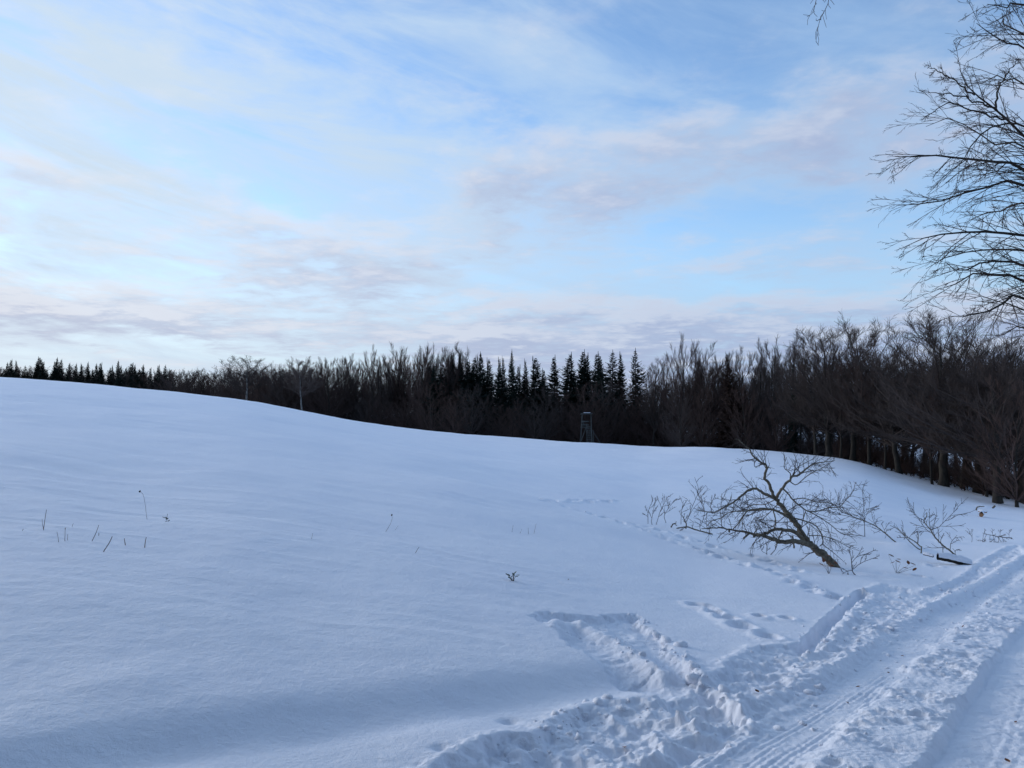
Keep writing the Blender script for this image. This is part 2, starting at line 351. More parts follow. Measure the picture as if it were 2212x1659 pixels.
        stripe2 = np.sin(Rc * 2 * math.pi / .09 + fbm(run / .8, Rc / .3, 106, 2)) * .5
        hn += rut2 * (-.14 + .012 * fine + .006 * stripe2 * sst(fbm(run / 1.2, Rc / .12, 98, 3), -.1, .4) + .012 * fbm(X_ / .15, Y_ / .15, 107, 3) + .25 * tramp * sst(R, .15, .4))
        hn += right * (-.09 + tramp * .8)
        hn += .022 * np.exp(-((L + .10) / .12) ** 2) * (.2 + lump)
        h = h.copy(); h[near] += hn; track[near] = (L > -.03)
    return h, track
def ground(x, y):
    x = np.atleast_1d(np.asarray(x, float)); y = np.atleast_1d(np.asarray(y, float))
    return zbase(x, y) + relief(x, y)[0]
def gz(x, y): return float(ground(x, y)[0])

# ------------------------------------------------------------------ materials
def material(name):
    m = bpy.data.materials.new(name); m.use_nodes = True
    t = m.node_tree; b = t.nodes['Principled BSDF']
    return m, NB(t), b
def mat_snow():
    m, N, b = material('snow')
    co = N.node('ShaderNodeTexCoord').outputs['Object']
    n = N.noise(co, .5, 4, .6)
    N.put(b.inputs['Base Color'], N.mix(N.ss(n, .3, .7), (.86, .875, .945, 1), (.90, .91, .965, 1)))
    b.inputs['Roughness'].default_value = .65; b.inputs['Specular IOR Level'].default_value = .25
    f1 = N.noise(co, 22, 4, .65); f2 = N.noise(co, 120, 2, .6)
    bp = N.node('ShaderNodeBump'); bp.inputs['Strength'].default_value = .8; bp.inputs['Distance'].default_value = .02
    N.put(bp.inputs['Height'], N.m('ADD', f1, N.m('MULTIPLY', f2, .35))); N.t.links.new(bp.outputs[0], b.inputs['Normal'])
    return m
def mat_rough(name, c1, c2, scale=6, rough=.9, rnd=.35, stretch=(1, 1, .25)):
    m, N, b = material(name)
    co = N.node('ShaderNodeTexCoord').outputs['Object']
    mp = N.node('ShaderNodeMapping'); N.put(mp.inputs[0], co); mp.inputs[3].default_value = stretch
    n = N.noise(mp.outputs[0], scale, 5, .65)
    c = N.mix(N.ss(n, .3, .7), (*c1, 1), (*c2, 1))
    oi = N.node('ShaderNodeObjectInfo')
    k = N.m('ADD', N.m('MULTIPLY', oi.outputs['Random'], rnd), 1 - rnd / 2)
    sc = N.node('ShaderNodeVectorMath', operation='SCALE'); N.put(sc.inputs[0], c); N.put(sc.inputs[3], k)
    N.t.links.new(sc.outputs[0], b.inputs['Base Color'])
    b.inputs['Roughness'].default_value = rough; b.inputs['Specular IOR Level'].default_value = .15
    return m
def mat_birch():
    m, N, b = material('birch_bark')
    co = N.node('ShaderNodeTexCoord').outputs['Object']
    mp = N.node('ShaderNodeMapping'); N.put(mp.inputs[0], co); mp.inputs[3].default_value = (1, 1, 4)
    n = N.noise(mp.outputs[0], 1.6, 5, .7)
    N.put(b.inputs['Base Color'], N.mix(N.ss(n, .42, .56), (.07, .065, .06, 1), (.19, .185, .175, 1)))
    b.inputs['Roughness'].default_value = .85
    return m
M = dict(
    snow=mat_snow(),
    bark=mat_rough('bark', (.026, .023, .020), (.052, .045, .037)),
    twig=mat_rough('twig', (.048, .037, .034), (.084, .064, .056), rnd=.8),
    redtwig=mat_rough('red_twig', (.064, .042, .036), (.094, .060, .050), rnd=.7),
    needle=mat_rough('needle', (.013, .022, .019), (.024, .036, .028), scale=1.5, rnd=.5, stretch=(1, 1, 1)),
    rustneedle=mat_rough('rust_needle', (.050, .030, .024), (.070, .042, .032), scale=1.5, stretch=(1, 1, 1)),
    birch=mat_birch(),
    deadbark=mat_rough('dead_bark', (.085, .072, .052), (.21, .175, .13), scale=14, rnd=.1, stretch=(1, 1, 1)),
    deadtwig=mat_rough('dead_twig', (.050, .040, .038), (.085, .066, .058), rnd=.2),
    stalk=mat_rough('dry_stalk', (.10, .055, .045), (.17, .11, .08), rnd=.5),
    greenleaf=mat_rough('green_leaf', (.07, .10, .09), (.12, .15, .13), rnd=.2),
    deadleaf=mat_rough('dead_leaf', (.13, .050, .030), (.22, .09, .045), rnd=.5),
    cutwood=mat_rough('cut_wood', (.24, .11, .055), (.36, .18, .09), scale=12, rnd=.1),
    pole=mat_rough('weathered_pole', (.06, .064, .06), (.105, .105, .10), scale=5, rnd=.3),
    plank=mat_rough('weathered_plank', (.05, .052, .05), (.10, .10, .095), scale=5, rnd=.3),
)

# ------------------------------------------------------------------ mesh tools
def mesh_quads(name, V, Fq, mat, smooth=True):
    me = bpy.data.meshes.new(name); V = np.asarray(V, np.float32); Fq = np.asarray(Fq, np.int32)
    n = Fq.shape[1]
    me.vertices.add(len(V)); me.vertices.foreach_set('co', V.ravel())
    me.loops.add(Fq.size); me.loops.foreach_set('vertex_index', Fq.ravel())
    me.polygons.add(len(Fq)); me.polygons.foreach_set('loop_start', np.arange(0, Fq.size, n, dtype=np.int32))
    me.polygons.foreach_set('use_smooth', np.full(len(Fq), smooth))
    me.update(calc_edges=True); me.validate()
    me.materials.append(M[mat])
    return me
def link(name, data, parent=None, loc=None, **props):
    o = bpy.data.objects.new(name, data); COL.objects.link(o)
    if parent is not None: o.parent = parent
    if loc is not None: o.location = loc
    for k, v in props.items(): o[k] = v
    return o
def thing(name, loc, label, cat, group=None, rz=0.0):
    o = link(name, None, loc=tuple(loc)); o.empty_display_size = .2; o.rotation_euler = (0, 0, rz)
    o['label'] = label; o['category'] = cat
    if group: o['group'] = group
    return o
def unit(a): return a / (np.linalg.norm(a, axis=-1, keepdims=True) + 1e-12)
class Geo:
    def __init__(s): s.V = []; s.F = []; s.n = 0
    def add(s, V, Fq): s.V.append(V); s.F.append(Fq + s.n); s.n += len(V)
    def tubes(s, P, R, sides=4):
        P = np.asarray(P, float); R = np.asarray(R, float)
        if P.ndim == 2: P = P[None]; R = R[None]
        if len(P) == 0: return s
        N, k, _ = P.shape
        T = unit(np.gradient(P, axis=1)); mt = unit(P[:, -1] - P[:, 0])
        ref = np.where(np.abs(mt[:, 2:3]) > .8, np.array([[1., .13, 0]]), np.array([[.05, .1, 1.]]))
        U = unit(np.cross(T, ref[:, None, :])); Wv = np.cross(T, U)
        a = np.linspace(0, 2 * math.pi, sides, endpoint=False)
        ring = P[:, :, None] + R[:, :, None, None] * (np.cos(a)[:, None] * U[:, :, None] + np.sin(a)[:, None] * Wv[:, :, None])
        base = (np.arange(N) * k * sides)[:, None, None] + (np.arange(k - 1) * sides)[None, :, None]
        i = np.arange(sides); j = (i + 1) % sides
        f = np.stack([base + i, base + j, base + sides + j, base + sides + i], -1)
        s.add(ring.reshape(-1, 3), f.reshape(-1, 4)); return s
    def cap(s, P, r, n, sides=8):
        """closed end disc (fan of quads) at P facing n"""
        n = unit(np.asarray(n, float)); ref = np.array([.05, .1, 1.]) if abs(n[2]) < .8 else np.array([1., .13, 0])
        U = unit(np.cross(n, ref)); Wv = np.cross(n, U)
        a = np.linspace(0, 2 * math.pi, sides, endpoint=False)
        V = np.vstack([P[None], P + r * (np.cos(a)[:, None] * U + np.sin(a)[:, None] * Wv)])
        f = [[0, 1 + i, 1 + (i + 1) % sides, 1 + (i + 2) % sides] for i in range(0, sides, 2)]
        s.add(V, np.array(f)); return s
    def bar(s, a, b, w, h=None):
        a = np.asarray(a, float); b = np.asarray(b, float); h = w if h is None else h
        t = unit(b - a); ref = np.array([0, 0, 1.]) if abs(t[2]) < .9 else np.array([1., 0, 0])
        U = unit(np.cross(t, ref)) * w / 2; Wv = unit(np.cross(U, t)) * h / 2
        V = np.array([p + x * U + y * Wv for p in (a, b) for x, y in ((-1, -1), (1, -1), (1, 1), (-1, 1))])
        s.add(V, np.array([[0, 3, 2, 1], [4, 5, 6, 7], [0, 1, 5, 4], [1, 2, 6, 5], [2, 3, 7, 6], [3, 0, 4, 7]])); return s
    def mesh(s, name, mat, smooth=True):
        return mesh_quads(name, np.vstack(s.V), np.vstack(s.F), mat, smooth)
    def shift(s, off):
        s.V = [v - np.asarray(off) for v in s.V]; return s
def resample(P, k, jit=0.0, rng=None):
    """smooth curve through points, k samples"""
    P = np.asarray(P, float)
    if len(P) == 2: P = np.array([P[0], P[0] * .5 + P[1] * .5, P[1]])
    A = np.vstack([2 * P[0] - P[1], P, 2 * P[-1] - P[-2]])
    L = np.concatenate([[0], np.cumsum(np.linalg.norm(np.diff(P, axis=0), axis=1))]); t = np.linspace(0, L[-1], k)
    i = np.clip(np.searchsorted(L, t, 'right') - 1, 0, len(P) - 2); f = ((t - L[i]) / (L[i + 1] - L[i] + 1e-9))[:, None]
    p0, p1, p2, p3 = A[i], A[i + 1], A[i + 2], A[i + 3]
    out = .5 * (2 * p1 + (p2 - p0) * f + (2 * p0 - 5 * p1 + 4 * p2 - p3) * f ** 2 + (3 * p1 - p0 - 3 * p2 + p3) * f ** 3)
    if jit and rng is not None: out[1:-1] += rng.normal(0, jit, out[1:-1].shape)
    return out
def grow(rng, P, R, n, t0, t1, ratio, ang, k, up=0.0, jit=.12, rtip=.006, rs=.6, tper=.5, rcap=9.0, lmin=0.0):
    """children of every branch in P"""
    P = np.asarray(P, float); R = np.asarray(R, float); N, kk, _ = P.shape
    Lp = np.linalg.norm(np.diff(P, axis=1), axis=2).sum(1)
    t = (np.arange(n)[None] + rng.random((N, n))) / n * (t1 - t0) + t0
    x = t * (kk - 1); i = np.clip(x.astype(int), 0, kk - 2); f = (x - i)[..., None]; r_ = np.arange(N)[:, None]
    pos = P[r_, i] * (1 - f) + P[r_, i + 1] * f; tan = unit(P[r_, i + 1] - P[r_, i])
    rad = R[r_, i] * (1 - f[..., 0]) + R[r_, i + 1] * f[..., 0]
    rv = unit(rng.normal(0, 1, tan.shape)); perp = unit(rv - (rv * tan).sum(-1, keepdims=True) * tan)
    a = (ang * rng.uniform(.65, 1.3, t.shape))[..., None]
    d = tan * np.cos(a) + perp * np.sin(a)
    L = np.maximum(Lp[:, None] * ratio * (1 - tper * t) * rng.uniform(.55, 1.25, t.shape), lmin)
    pos = pos.reshape(-1, 3); d = d.reshape(-1, 3); L = L.reshape(-1); rad = rad.reshape(-1)
    out = [pos]
    for s in range(k - 1):
        d = unit(d + rng.normal(0, jit, d.shape) + np.array([0, 0, up / (k - 1)]))
        out.append(out[-1] + d * (L / (k - 1))[:, None])
    C = np.stack(out, 1)
    r0 = np.minimum(np.maximum(rad * rs, rtip * 1.2), rcap)
    Rc = r0[:, None] * (1 - np.linspace(0, 1, k)) ** .8 + rtip * np.linspace(0, 1, k)
    return C, Rc

# ------------------------------------------------------------------ snow ground: one sheet, split into field and track
def build_ground():
    us = np.concatenate([np.linspace(-420, -40, 40)[:-1], np.arange(-40, 380, 2.6), np.arange(380, 1072, 1.6), np.linspace(1072, 1700, 45)])
    qs = (us - 512) / F_
    ds = np.concatenate([np.exp(np.linspace(math.log(1.0), math.log(4.3), 60))[:-1], np.exp(np.arange(math.log(4.3), math.log(14), .0026)),
                         np.exp(np.arange(math.log(14), math.log(125), .007)), np.exp(np.linspace(math.log(126), math.log(900), 50))])
    Qg, Dg = np.meshgrid(qs, ds, indexing='ij'); x = Qg * Dg; y = Dg
    h, trk = relief(x.ravel(), y.ravel()); z = zbase(x, y) + h.reshape(x.shape)
    V = np.stack([x, y, z], -1).reshape(-1, 3); nq, nd = x.shape
    i, j = np.meshgrid(np.arange(nq - 1), np.arange(nd - 1), indexing='ij'); a = (i * nd + j).ravel()
    Fq = np.stack([a, a + nd, a + nd + 1, a + 1], 1)
    tf = trk[Fq].all(1)
    for name, sel in (('snow_field', ~tf), ('snow_track', tf)):
        f = Fq[sel]; used, inv = np.unique(f, return_inverse=True)
        link(name, mesh_quads(name, V[used], inv.reshape(f.shape), 'snow'), kind='structure')
    # the ground goes on behind and beside the viewpoint
    xs = np.linspace(-700, 700, 90); ys = np.concatenate([np.linspace(-500, -20, 30), np.linspace(-19, .99, 20)])
    Xg, Yg = np.meshgrid(xs, ys, indexing='ij'); Zg = -.03 + fbm(Xg / 30, Yg / 30, 7, 3) * .3 * np.clip(-Yg / 30, 0, 1) - .02 * np.clip(Xg, 0, 200) * .5
    V = np.stack([Xg, Yg, Zg], -1).reshape(-1, 3); nq, nd = Xg.shape
    i, j = np.meshgrid(np.arange(nq - 1), np.arange(nd - 1), indexing='ij'); a = (i * nd + j).ravel()
    link('snow_ground', mesh_quads('snow_ground', V, np.stack([a, a + nd, a + nd + 1, a + 1], 1), 'snow'), kind='structure')
build_ground()

# ------------------------------------------------------------------ trees: prototypes
def trunk_line(rng, Ht, k=12, lean=.02, wob=.012):
    t = np.linspace(0, 1, k); P = np.zeros((k, 3)); P[:, 2] = t * Ht
    P[:, :2] += np.cumsum(rng.normal(0, wob * Ht / k * 2, (k, 2)), 0) + np.outer(t ** 1.5, rng.normal(0, lean * Ht, 2)); P[0, :2] = 0
    return P
def limbs(rng, trunk, Rt, n, t0, t1, L, ang, k, up, jit, prof, rs=.55, rtip=.02):
    """first-order branches with golden-angle spacing; prof(t) scales the length"""
    kk = len(trunk); t = np.linspace(t0, t1, n) + rng.normal(0, .01, n); t = np.clip(t, .02, .985)
    x = t * (kk - 1); i = np.clip(x.astype(int), 0, kk - 2); f = (x - i)[:, None]
    pos = trunk[i] * (1 - f) + trunk[i + 1] * f; rad = Rt[i] * (1 - f[:, 0]) + Rt[i + 1] * f[:, 0]
    az = np.arange(n) * 2.39996 + rng.normal(0, .4, n); a = ang(t) * rng.uniform(.8, 1.2, n)
    d = np.stack([np.cos(az) * np.sin(a), np.sin(az) * np.sin(a), np.cos(a)], 1)
    Ls = L * prof(t) * rng.uniform(.75, 1.2, n); out = [pos]
    for s in range(k - 1):
        d = unit(d + rng.normal(0, jit, d.shape) + np.array([0, 0, up / (k - 1)])); out.append(out[-1] + d * (Ls / (k - 1))[:, None])
    P = np.stack(out, 1); r0 = np.minimum(rad * rs, .22)
    return P, r0[:, None] * (1 - np.linspace(0, 1, k)) ** .8 + rtip * np.linspace(0, 1, k)
def envelope_limbs(rng, T, Rt, n, a, b, zc, steep, k, low=.08, rtip=.012):
    """limbs that rise from the trunk and end on an uneven egg-shaped crown outline"""
    Ht = T[-1, 2]; i = np.arange(n) + .5; ct = 1 - 1.75 * i / n; az = i * 2.39996 + rng.normal(0, .3, n)
    ct = np.clip(ct + rng.normal(0, .06, n), -.8, .99); stn = np.sqrt(1 - ct ** 2); rr = rng.uniform(.72, 1.04, n)
    lob = 1 + .16 * np.sin(az * 2 + rng.random() * 6) + .12 * np.sin(az * 3 + ct * 4 + rng.random() * 6)
    E = np.stack([a * rr * lob * stn * np.cos(az), a * rr * lob * stn * np.sin(az), zc + b * rr * ct], 1)
    rad = np.hypot(E[:, 0], E[:, 1]); zs = np.clip(E[:, 2] - rad * steep - rng.uniform(.2, 1.2, n), low * Ht * rng.uniform(.8, 1.3, n), .92 * Ht)
    t = zs / Ht; x = t * (len(T) - 1); j = np.clip(x.astype(int), 0, len(T) - 2); f = (x - j)[:, None]
    Sp = T[j] * (1 - f) + T[j + 1] * f; r0 = np.minimum((Rt[j] * (1 - f[:, 0]) + Rt[j + 1] * f[:, 0]) * .5, .085)
    out = np.stack([E[:, 0] - Sp[:, 0], E[:, 1] - Sp[:, 1], 0 * rad], 1); C = (Sp + E) / 2 + out * .18 + rng.normal(0, .15, E.shape)
    u = np.linspace(0, 1, k)[None, :, None]
    P = (1 - u) ** 2 * Sp[:, None] + 2 * u * (1 - u) * C[:, None] + u ** 2 * E[:, None]
    P[:, 1:] += np.cumsum(rng.normal(0, .05, (n, k - 1, 3)), 1)
    return P, r0[:, None] * (1 - np.linspace(0, 1, k)) ** .8 + rtip * np.linspace(0, 1, k)
def bare_tree(seed, style, tw='twig', bk='bark', fine=1.0):
    rng = np.random.default_rng(seed)
    # crown envelope: centre height, half height, half width; how steeply limbs rise; limb count
    zc, hb, ha, steep, nl, an, up2, n2, n3, n4 = {
        'dome': (9.6, 6.2, 5.6, .95, 36, .52, .25, 7, 6, 4), 'upright': (9.6, 6.4, 3.3, 2.0, 32, .36, .40, 7, 6, 4), 'slender': (10.2, 5.8, 2.0, 1.9, 24, .38, .40, 6, 5, 3),
        'birch': (10.8, 5.2, 4.0, 1.1, 30, .50, .20, 7, 6, 4), 'bushy': (7.4, 8.3, 4.2, 1.6, 40, .42, .35, 6, 5, 3)}[style]
    Ht = zc + (.40 if style == 'dome' else .72) * hb
    T = trunk_line(rng, Ht, 14, .03, .02 if style != 'dome' else .03); k = len(T); t = np.linspace(0, 1, k)
    r0 = {'dome': .24, 'upright': .15, 'slender': .15, 'bushy': .11, 'birch': .15}[style]
    Rt = r0 * (1 - t) ** .85 + .025; Rt[0] *= 1.35
    G1 = Geo(); G1.tubes(T, Rt, 8); G2 = Geo()
    A, RA = envelope_limbs(rng, T, Rt, nl, ha, hb, zc, steep, 9, {'dome': .30, 'upright': .26, 'slender': .32, 'birch': .40, 'bushy': .06}[style])
    G2.tubes(A, RA, 5)
    Bp, RB = grow(rng, A, RA, n2, .15, .98, .42, an, 6, up2, .045, .009, .5, .45)
    G2.tubes(Bp, RB, 4)
    C, RC = grow(rng, Bp, RB, n3, .12, .98, .55, an, 4, up2, .05, .0075 * fine, .6, .4, .016, .5)
    G2.tubes(C, RC, 3)
    Dd, RD = grow(rng, C, RC, n4, .15, 1.0, .65, an * 1.25, 3, up2, .08, .0065 * fine, .7, .3, .009, .45)
    G2.tubes(Dd, RD, 3)
    return G1.mesh('trunk', bk), G2.mesh('crown', tw), float(np.percentile(np.vstack(G2.V)[:, 2], 98.8))
def spruce_tree(seed, mat='needle', wide=1.0, open_=1.0):
    rng = np.random.default_rng(seed); Ht = 16.0
    T = trunk_line(rng, Ht, 10, .006, .003); t = np.linspace(0, 1, 10); Rt = .17 * (1 - t) + .015
    G1 = Geo(); G1.tubes(T, Rt, 7); G2 = Geo()
    Ps = []; Rs = []; nb = int(330 / open_); lob = rng.random(4) * 6.3
    for b in range(nb):
        f = (1 - ((b + rng.random()) / nb)) ** .85 * .95 + .012; h = Ht * (1 - f); az = b * 2.39996 + rng.normal(0, .35)
        side = 1 + .22 * math.sin(az + lob[0] + h * .35) + .15 * math.sin(2 * az + lob[1] - h * .6)
        L = (.05 + 3.9 * f ** 1.05 * rng.uniform(.5, 1.15) * side) * wide
        e0 = .60 - .95 * f + rng.normal(0, .14); s = np.linspace(0, 1, 5)
        rr = L * s; zz = h + L * (math.tan(e0) * s - .25 * np.sin(s * 3.0) * f + .24 * s ** 3)
        Ps.append(np.stack([rr * math.cos(az), rr * math.sin(az), zz], 1)); Rs.append(.03 * (1 - s) * (f + .3) + .008)
    Ps = np.array(Ps); Rs = np.array(Rs); G2.tubes(Ps, Rs, 3)
    # needle sprays: small leaf-shaped quads along each branch
    N = len(Ps); n = 19; tt = (np.arange(n)[None] + rng.random((N, n))) / n * .95 + .05
    x = tt * 4; i = np.clip(x.astype(int), 0, 3); fr = (x - i)[..., None]; r_ = np.arange(N)[:, None]
    pos = Ps[r_, i] * (1 - fr) + Ps[r_, i + 1] * fr; tan = unit(Ps[r_, i + 1] - Ps[r_, i])
    side = unit(np.cross(tan, np.array([0, 0, 1.]))); sg = np.where(np.arange(n) % 2 == 0, 1., -1.)[None, :, None]
    Lb = np.linalg.norm(Ps[:, -1] - Ps[:, 0], axis=1)[:, None, None]
    ln = (.09 + .34 * Lb * (1 - tt[..., None])) * rng.uniform(.6, 1.2, (N, n, 1))
    d = unit(tan * .8 + side * sg * .75 + np.array([0, 0, -.35]) + rng.normal(0, .2, (N, n, 3)))
    nrm = unit(np.cross(d, side * sg) + rng.normal(0, .35, (N, n, 3))); wv = unit(np.cross(d, nrm)) * np.clip(ln * .38, .025, .24)
    tip = pos + d * ln; mid = pos + d * ln * .45
    V = np.stack([pos - wv * .3, mid - wv, tip, mid + wv], 2).reshape(-1, 3)
    G2.add(V, np.arange(len(V)).reshape(-1, 4))
    tp = T[-1]; V = np.array([tp + [-.06, 0, -.7], tp + [.06, 0, -.7], tp + [.02, 0, .35], tp + [-.02, 0, .35]]); G2.add(V, np.array([[0, 1, 2, 3]]))
    V2 = V.copy(); V2[:, 1] = V[:, 0] - tp[0] + tp[1]; V2[:, 0] = tp[0]; G2.add(V2, np.array([[0, 1, 2, 3]]))
    return G1.mesh('trunk', 'bark'), G2.mesh('crown', mat, False), Ht

PROTO = {
    'upright': [bare_tree(11, 'upright'), bare_tree(12, 'upright'), bare_tree(13, 'upright', 'redtwig')],
    'slender': [bare_tree(21, 'slender'), bare_tree(22, 'slender')],
    'dome': [bare_tree(31, 'dome'), bare_tree(32, 'dome')],
    'bushy': [bare_tree(41, 'bushy', 'redtwig'), bare_tree(42, 'bushy', 'twig'), bare_tree(43, 'bushy', 'redtwig')],
    'birch': [bare_tree(51, 'birch', 'twig', 'birch')],
    'spruce': [spruce_tree(61), spruce_tree(62), spruce_tree(63, wide=.8), spruce_tree(64, wide=1.1, open_=1.35)],
    'rust': [spruce_tree(71, 'rustneedle', 1.35, .9)],
}
NAMES = dict(upright='bare_tree', slender='bare_tree', dome='bare_tree', bushy='bare_tree', birch='birch_tree', spruce='spruce_tree', rust='rust_conifer')
prng = np.random.default_rng(2024)
def plant(kind, u, vtop, d, label, group=None, var=None, wid=1.0, name=None, cat='tree'):
    x = (u - 512) / F_ * d; zg = float(zbase(x, d)); top = zv(vtop, d)
    tr, cr, Hn = PROTO[kind][int(prng.integers(len(PROTO[kind]))) if var is None else var]
    s = max((top - zg), 2.0) / Hn
    e = thing(name or NAMES[kind], (x, d, zg - .08), label, cat, group, prng.random() * 6.283)
    wid *= prng.uniform(.82, 1.2); e.scale = (s * wid, s * wid * prng.uniform(.85, 1.15), s)
    if kind not in ('spruce', 'birch'): e.rotation_euler = (prng.normal(0, .05), prng.normal(0, .05), e.rotation_euler[2])
    link('trunk', tr, e); link('crown', cr, e)
    return e

ORD = ['first', 'second', 'third', 'fourth', 'fifth', 'sixth', 'seventh', 'eighth', 'ninth', 'tenth', 'eleventh', 'twelfth', 'thirteenth', 'fourteenth',
       'fifteenth', 'sixteenth', 'seventeenth', 'eighteenth', 'nineteenth', 'twentieth', 'twenty-first', 'twenty-second', 'twenty-third', 'twenty-fourth', 'twenty-fifth',
       'twenty-sixth', 'twenty-seventh', 'twenty-eighth', 'twenty-ninth', 'thirtieth']
# far spruces over the left crest
c1 = .1157
LSP = [(-30, 215), (60, 232), (90, 205), (135, 215), (215, 262), (318, 215), (340, 185), (365, 225), (470, 225), (490, 190), (525, 205), (595, 235), (655, 240), (700, 240), (757, 230), (830, 240), (865, 232), (950, 275), (967, 255),
       (1017, 215), (1040, 260), (1085, 275), (1135, 235), (1162, 250), (1235, 250), (1297, 275), (1365, 255), (1425, 255), (1475, 290)]
for i, (x, y) in enumerate(LSP):
    plant('spruce', x * c1, 335.5 + y * c1, 205 + prng.uniform(-12, 12), ORD[i] + ' small dark spruce from the left edge, over the left snow crest', 'spruces over the left crest', wid=prng.uniform(1.5, 2.2))
# birches with pale trunks
plant('birch', 246, 357, 140, 'round-crowned birch with thin pale trunk and a dark clump in its crown', 'pale-trunked birches', wid=1.7)
plant('birch', 302, 359.5, 128, 'birch with pale leaning trunk right of the round-crowned birch', 'pale-trunked birches', wid=1.4)
# bare trees between the birches and the middle spruces
MB = [(1600, 285, 0), (1760, 270, 0), (1900, 270, 0), (2010, 250, 0)]
for i, (x, y, k) in enumerate(MB):
    plant('bushy', x * c1, 337.5 + y * c1, 172 - i * 4, ORD[i] + ' brown bare tree right of the far left spruces', 'brown trees left of the round birch')
MB2 = [(380, 225), (450, 240), (560, 190), (740, 205), (850, 185), (960, 200), (1050, 180), (1105, 168), (1160, 200), (1280, 100), (1340, 180), (1420, 170), (1500, 85), (1575, 150), (1640, 165), (1690, 130), (1735, 80), (1800, 150), (1920, 80), (2020, 100)]
for i, (x, y) in enumerate(MB2):
    kd = 'upright' if y < 190 else 'bushy'
    plant(kd, 225 + x * c1, 337.5 + y * c1, 152 - i * .9 + prng.uniform(-3, 3), ORD[i] + ' bare tree counting right from the round-crowned birch', 'bare trees between birch and middle spruces', wid=.9)
# middle spruces
CSP = [(225 + x * c1, y) for x, y in [(1770, 190), (1805, 225), (1875, 215), (1960, 140), (2030, 130), (2100, 195)]] + \
      [(450 + x * c1, y) for x, y in [(20, 140), (80, 140), (155, 200), (215, 165), (265, 130), (335, 180), (430, 175), (460, 168), (535, 110), (590, 240), (652, 190), (740, 168), (810, 270), (897, 158), (1040, 135), (1075, 300), (1148, 112), (1185, 140), (1270, 130), (1300, 150), (1405, 116), (1475, 130), (1603, 103)]]
CSP.sort()
for i, (u, y) in enumerate(CSP):
    last = i == len(CSP) - 1
    lab = 'lone open-branched spruce, rightmost of the middle spruces' if last else ORD[i] + ' dark spruce from the left in the row above the hunting stand'
    plant('spruce', u, 337.5 + y * c1, 137 + prng.uniform(-5, 7), lab, 'middle spruces', var=3 if last else None, wid=1.15 if last else prng.uniform(1.25, 1.9))
# bushy brown trees in front of the spruces
FB = [(455, 392), (472, 385), (490, 397), (520, 398), (545, 388), (562, 390), (585, 384), (606, 381), (622, 384), (640, 392), (661, 386), (430, 384), (500, 405), (535, 407), (572, 405), (596, 402), (632, 408), (655, 410)]
FB.sort()
for i, (u, v) in enumerate(FB):
    plant('bushy', u, v, 124 + prng.uniform(-1, 3), ORD[i] + ' low reddish bush from the left before the middle spruces', 'reddish bushes before the spruces', wid=1.45)
# bare trees right of the spruces
RB = [('upright', 653, 364, 122), ('bushy', 664, 360, 124), ('upright', 681, 340.5, 118), ('upright', 697, 347, 121), ('bushy', 712, 362, 118), ('upright', 722, 354, 121), ('rust', 731, 355, 112), ('upright', 742, 352, 120),
      ('slender', 759, 342, 112), ('upright', 770, 356, 118), ('slender', 774, 340.5, 110), ('slender', 789, 335, 108), ('slender', 799, 342, 110), ('spruce', 793, 363, 106), ('bushy', 745, 385, 108), ('bushy', 775, 392, 106), ('bushy', 700, 388, 112), ('bushy', 681, 394, 112)]
RL = {'rust': 'rusty brown conifer-shaped tree among the bare trees', 'spruce': 'thin dark green conifer between tall slender bare trees'}
n = 0
for kd, u, v, d in sorted(RB, key=lambda r: r[1]):
    if kd in RL: lab = RL[kd]
    else:
        lab = ('tall spire-topped bare tree, highest just right of the spruces' if u == 681 and kd == 'upright' else
               'tallest slender bare tree beside the thin dark conifer' if u == 789 else ORD[n] + ' bare tree counting right from the last spruce'); n += 1
    plant(kd, u, v, d, lab, 'bare trees right of the spruces', wid=.6 if kd == 'spruce' else (1.2 if kd == 'bushy' else 1.0))
# big beeches at the right edge of the wood
RT = [('dome', 828, 331, 96, 'flat-topped beech, leftmost of the big right-hand trees'), ('dome', 852, 327, 92, 'beech with uneven clumped crown right of the flat-topped beech'),
      ('upright', 840, 352, 90, 'bushy bare tree under the flat-topped beech'), ('upright', 815, 355, 98, 'brown bushy tree at the left foot of the big beeches'),
      ('upright', 868, 345, 86, 'narrow bare tree between the uneven beech and the domed beech'), ('upright', 884, 362, 84, 'bushy tree whose trunk meets the snow left of the domed beech'),
      ('dome', 898, 350, 82, 'beech with dark trunk left of the domed beech'), ('dome', 942, 315, 75, 'large beech with broad round dome crown at the right'),
      ('upright', 931, 372, 74, 'brown bushy tree before the domed beech'), ('upright', 961, 340, 78, 'bare tree just right of the domed beech trunk'),
      ('dome', 977, 338, 74, 'beech behind the right-hand edge of the dome crown'), ('bushy', 985, 372, 69, 'brown bushy tree left of the thick front trunk'),
      ('dome', 996, 352, 64, 'beech with thick trunk standing nearest at the right wood edge'), ('dome', 1022, 345, 68, 'beech cut by the right picture edge'),
      ('bushy', 1015, 380, 62, 'bushy brown tree at the right picture edge')]
for kd, u, v, d, lab in RT: plant(kd, u, v - (2 if kd == 'dome' else 0), d, lab, 'big trees on the right', wid=1.3 if kd == 'dome' else 1.15)
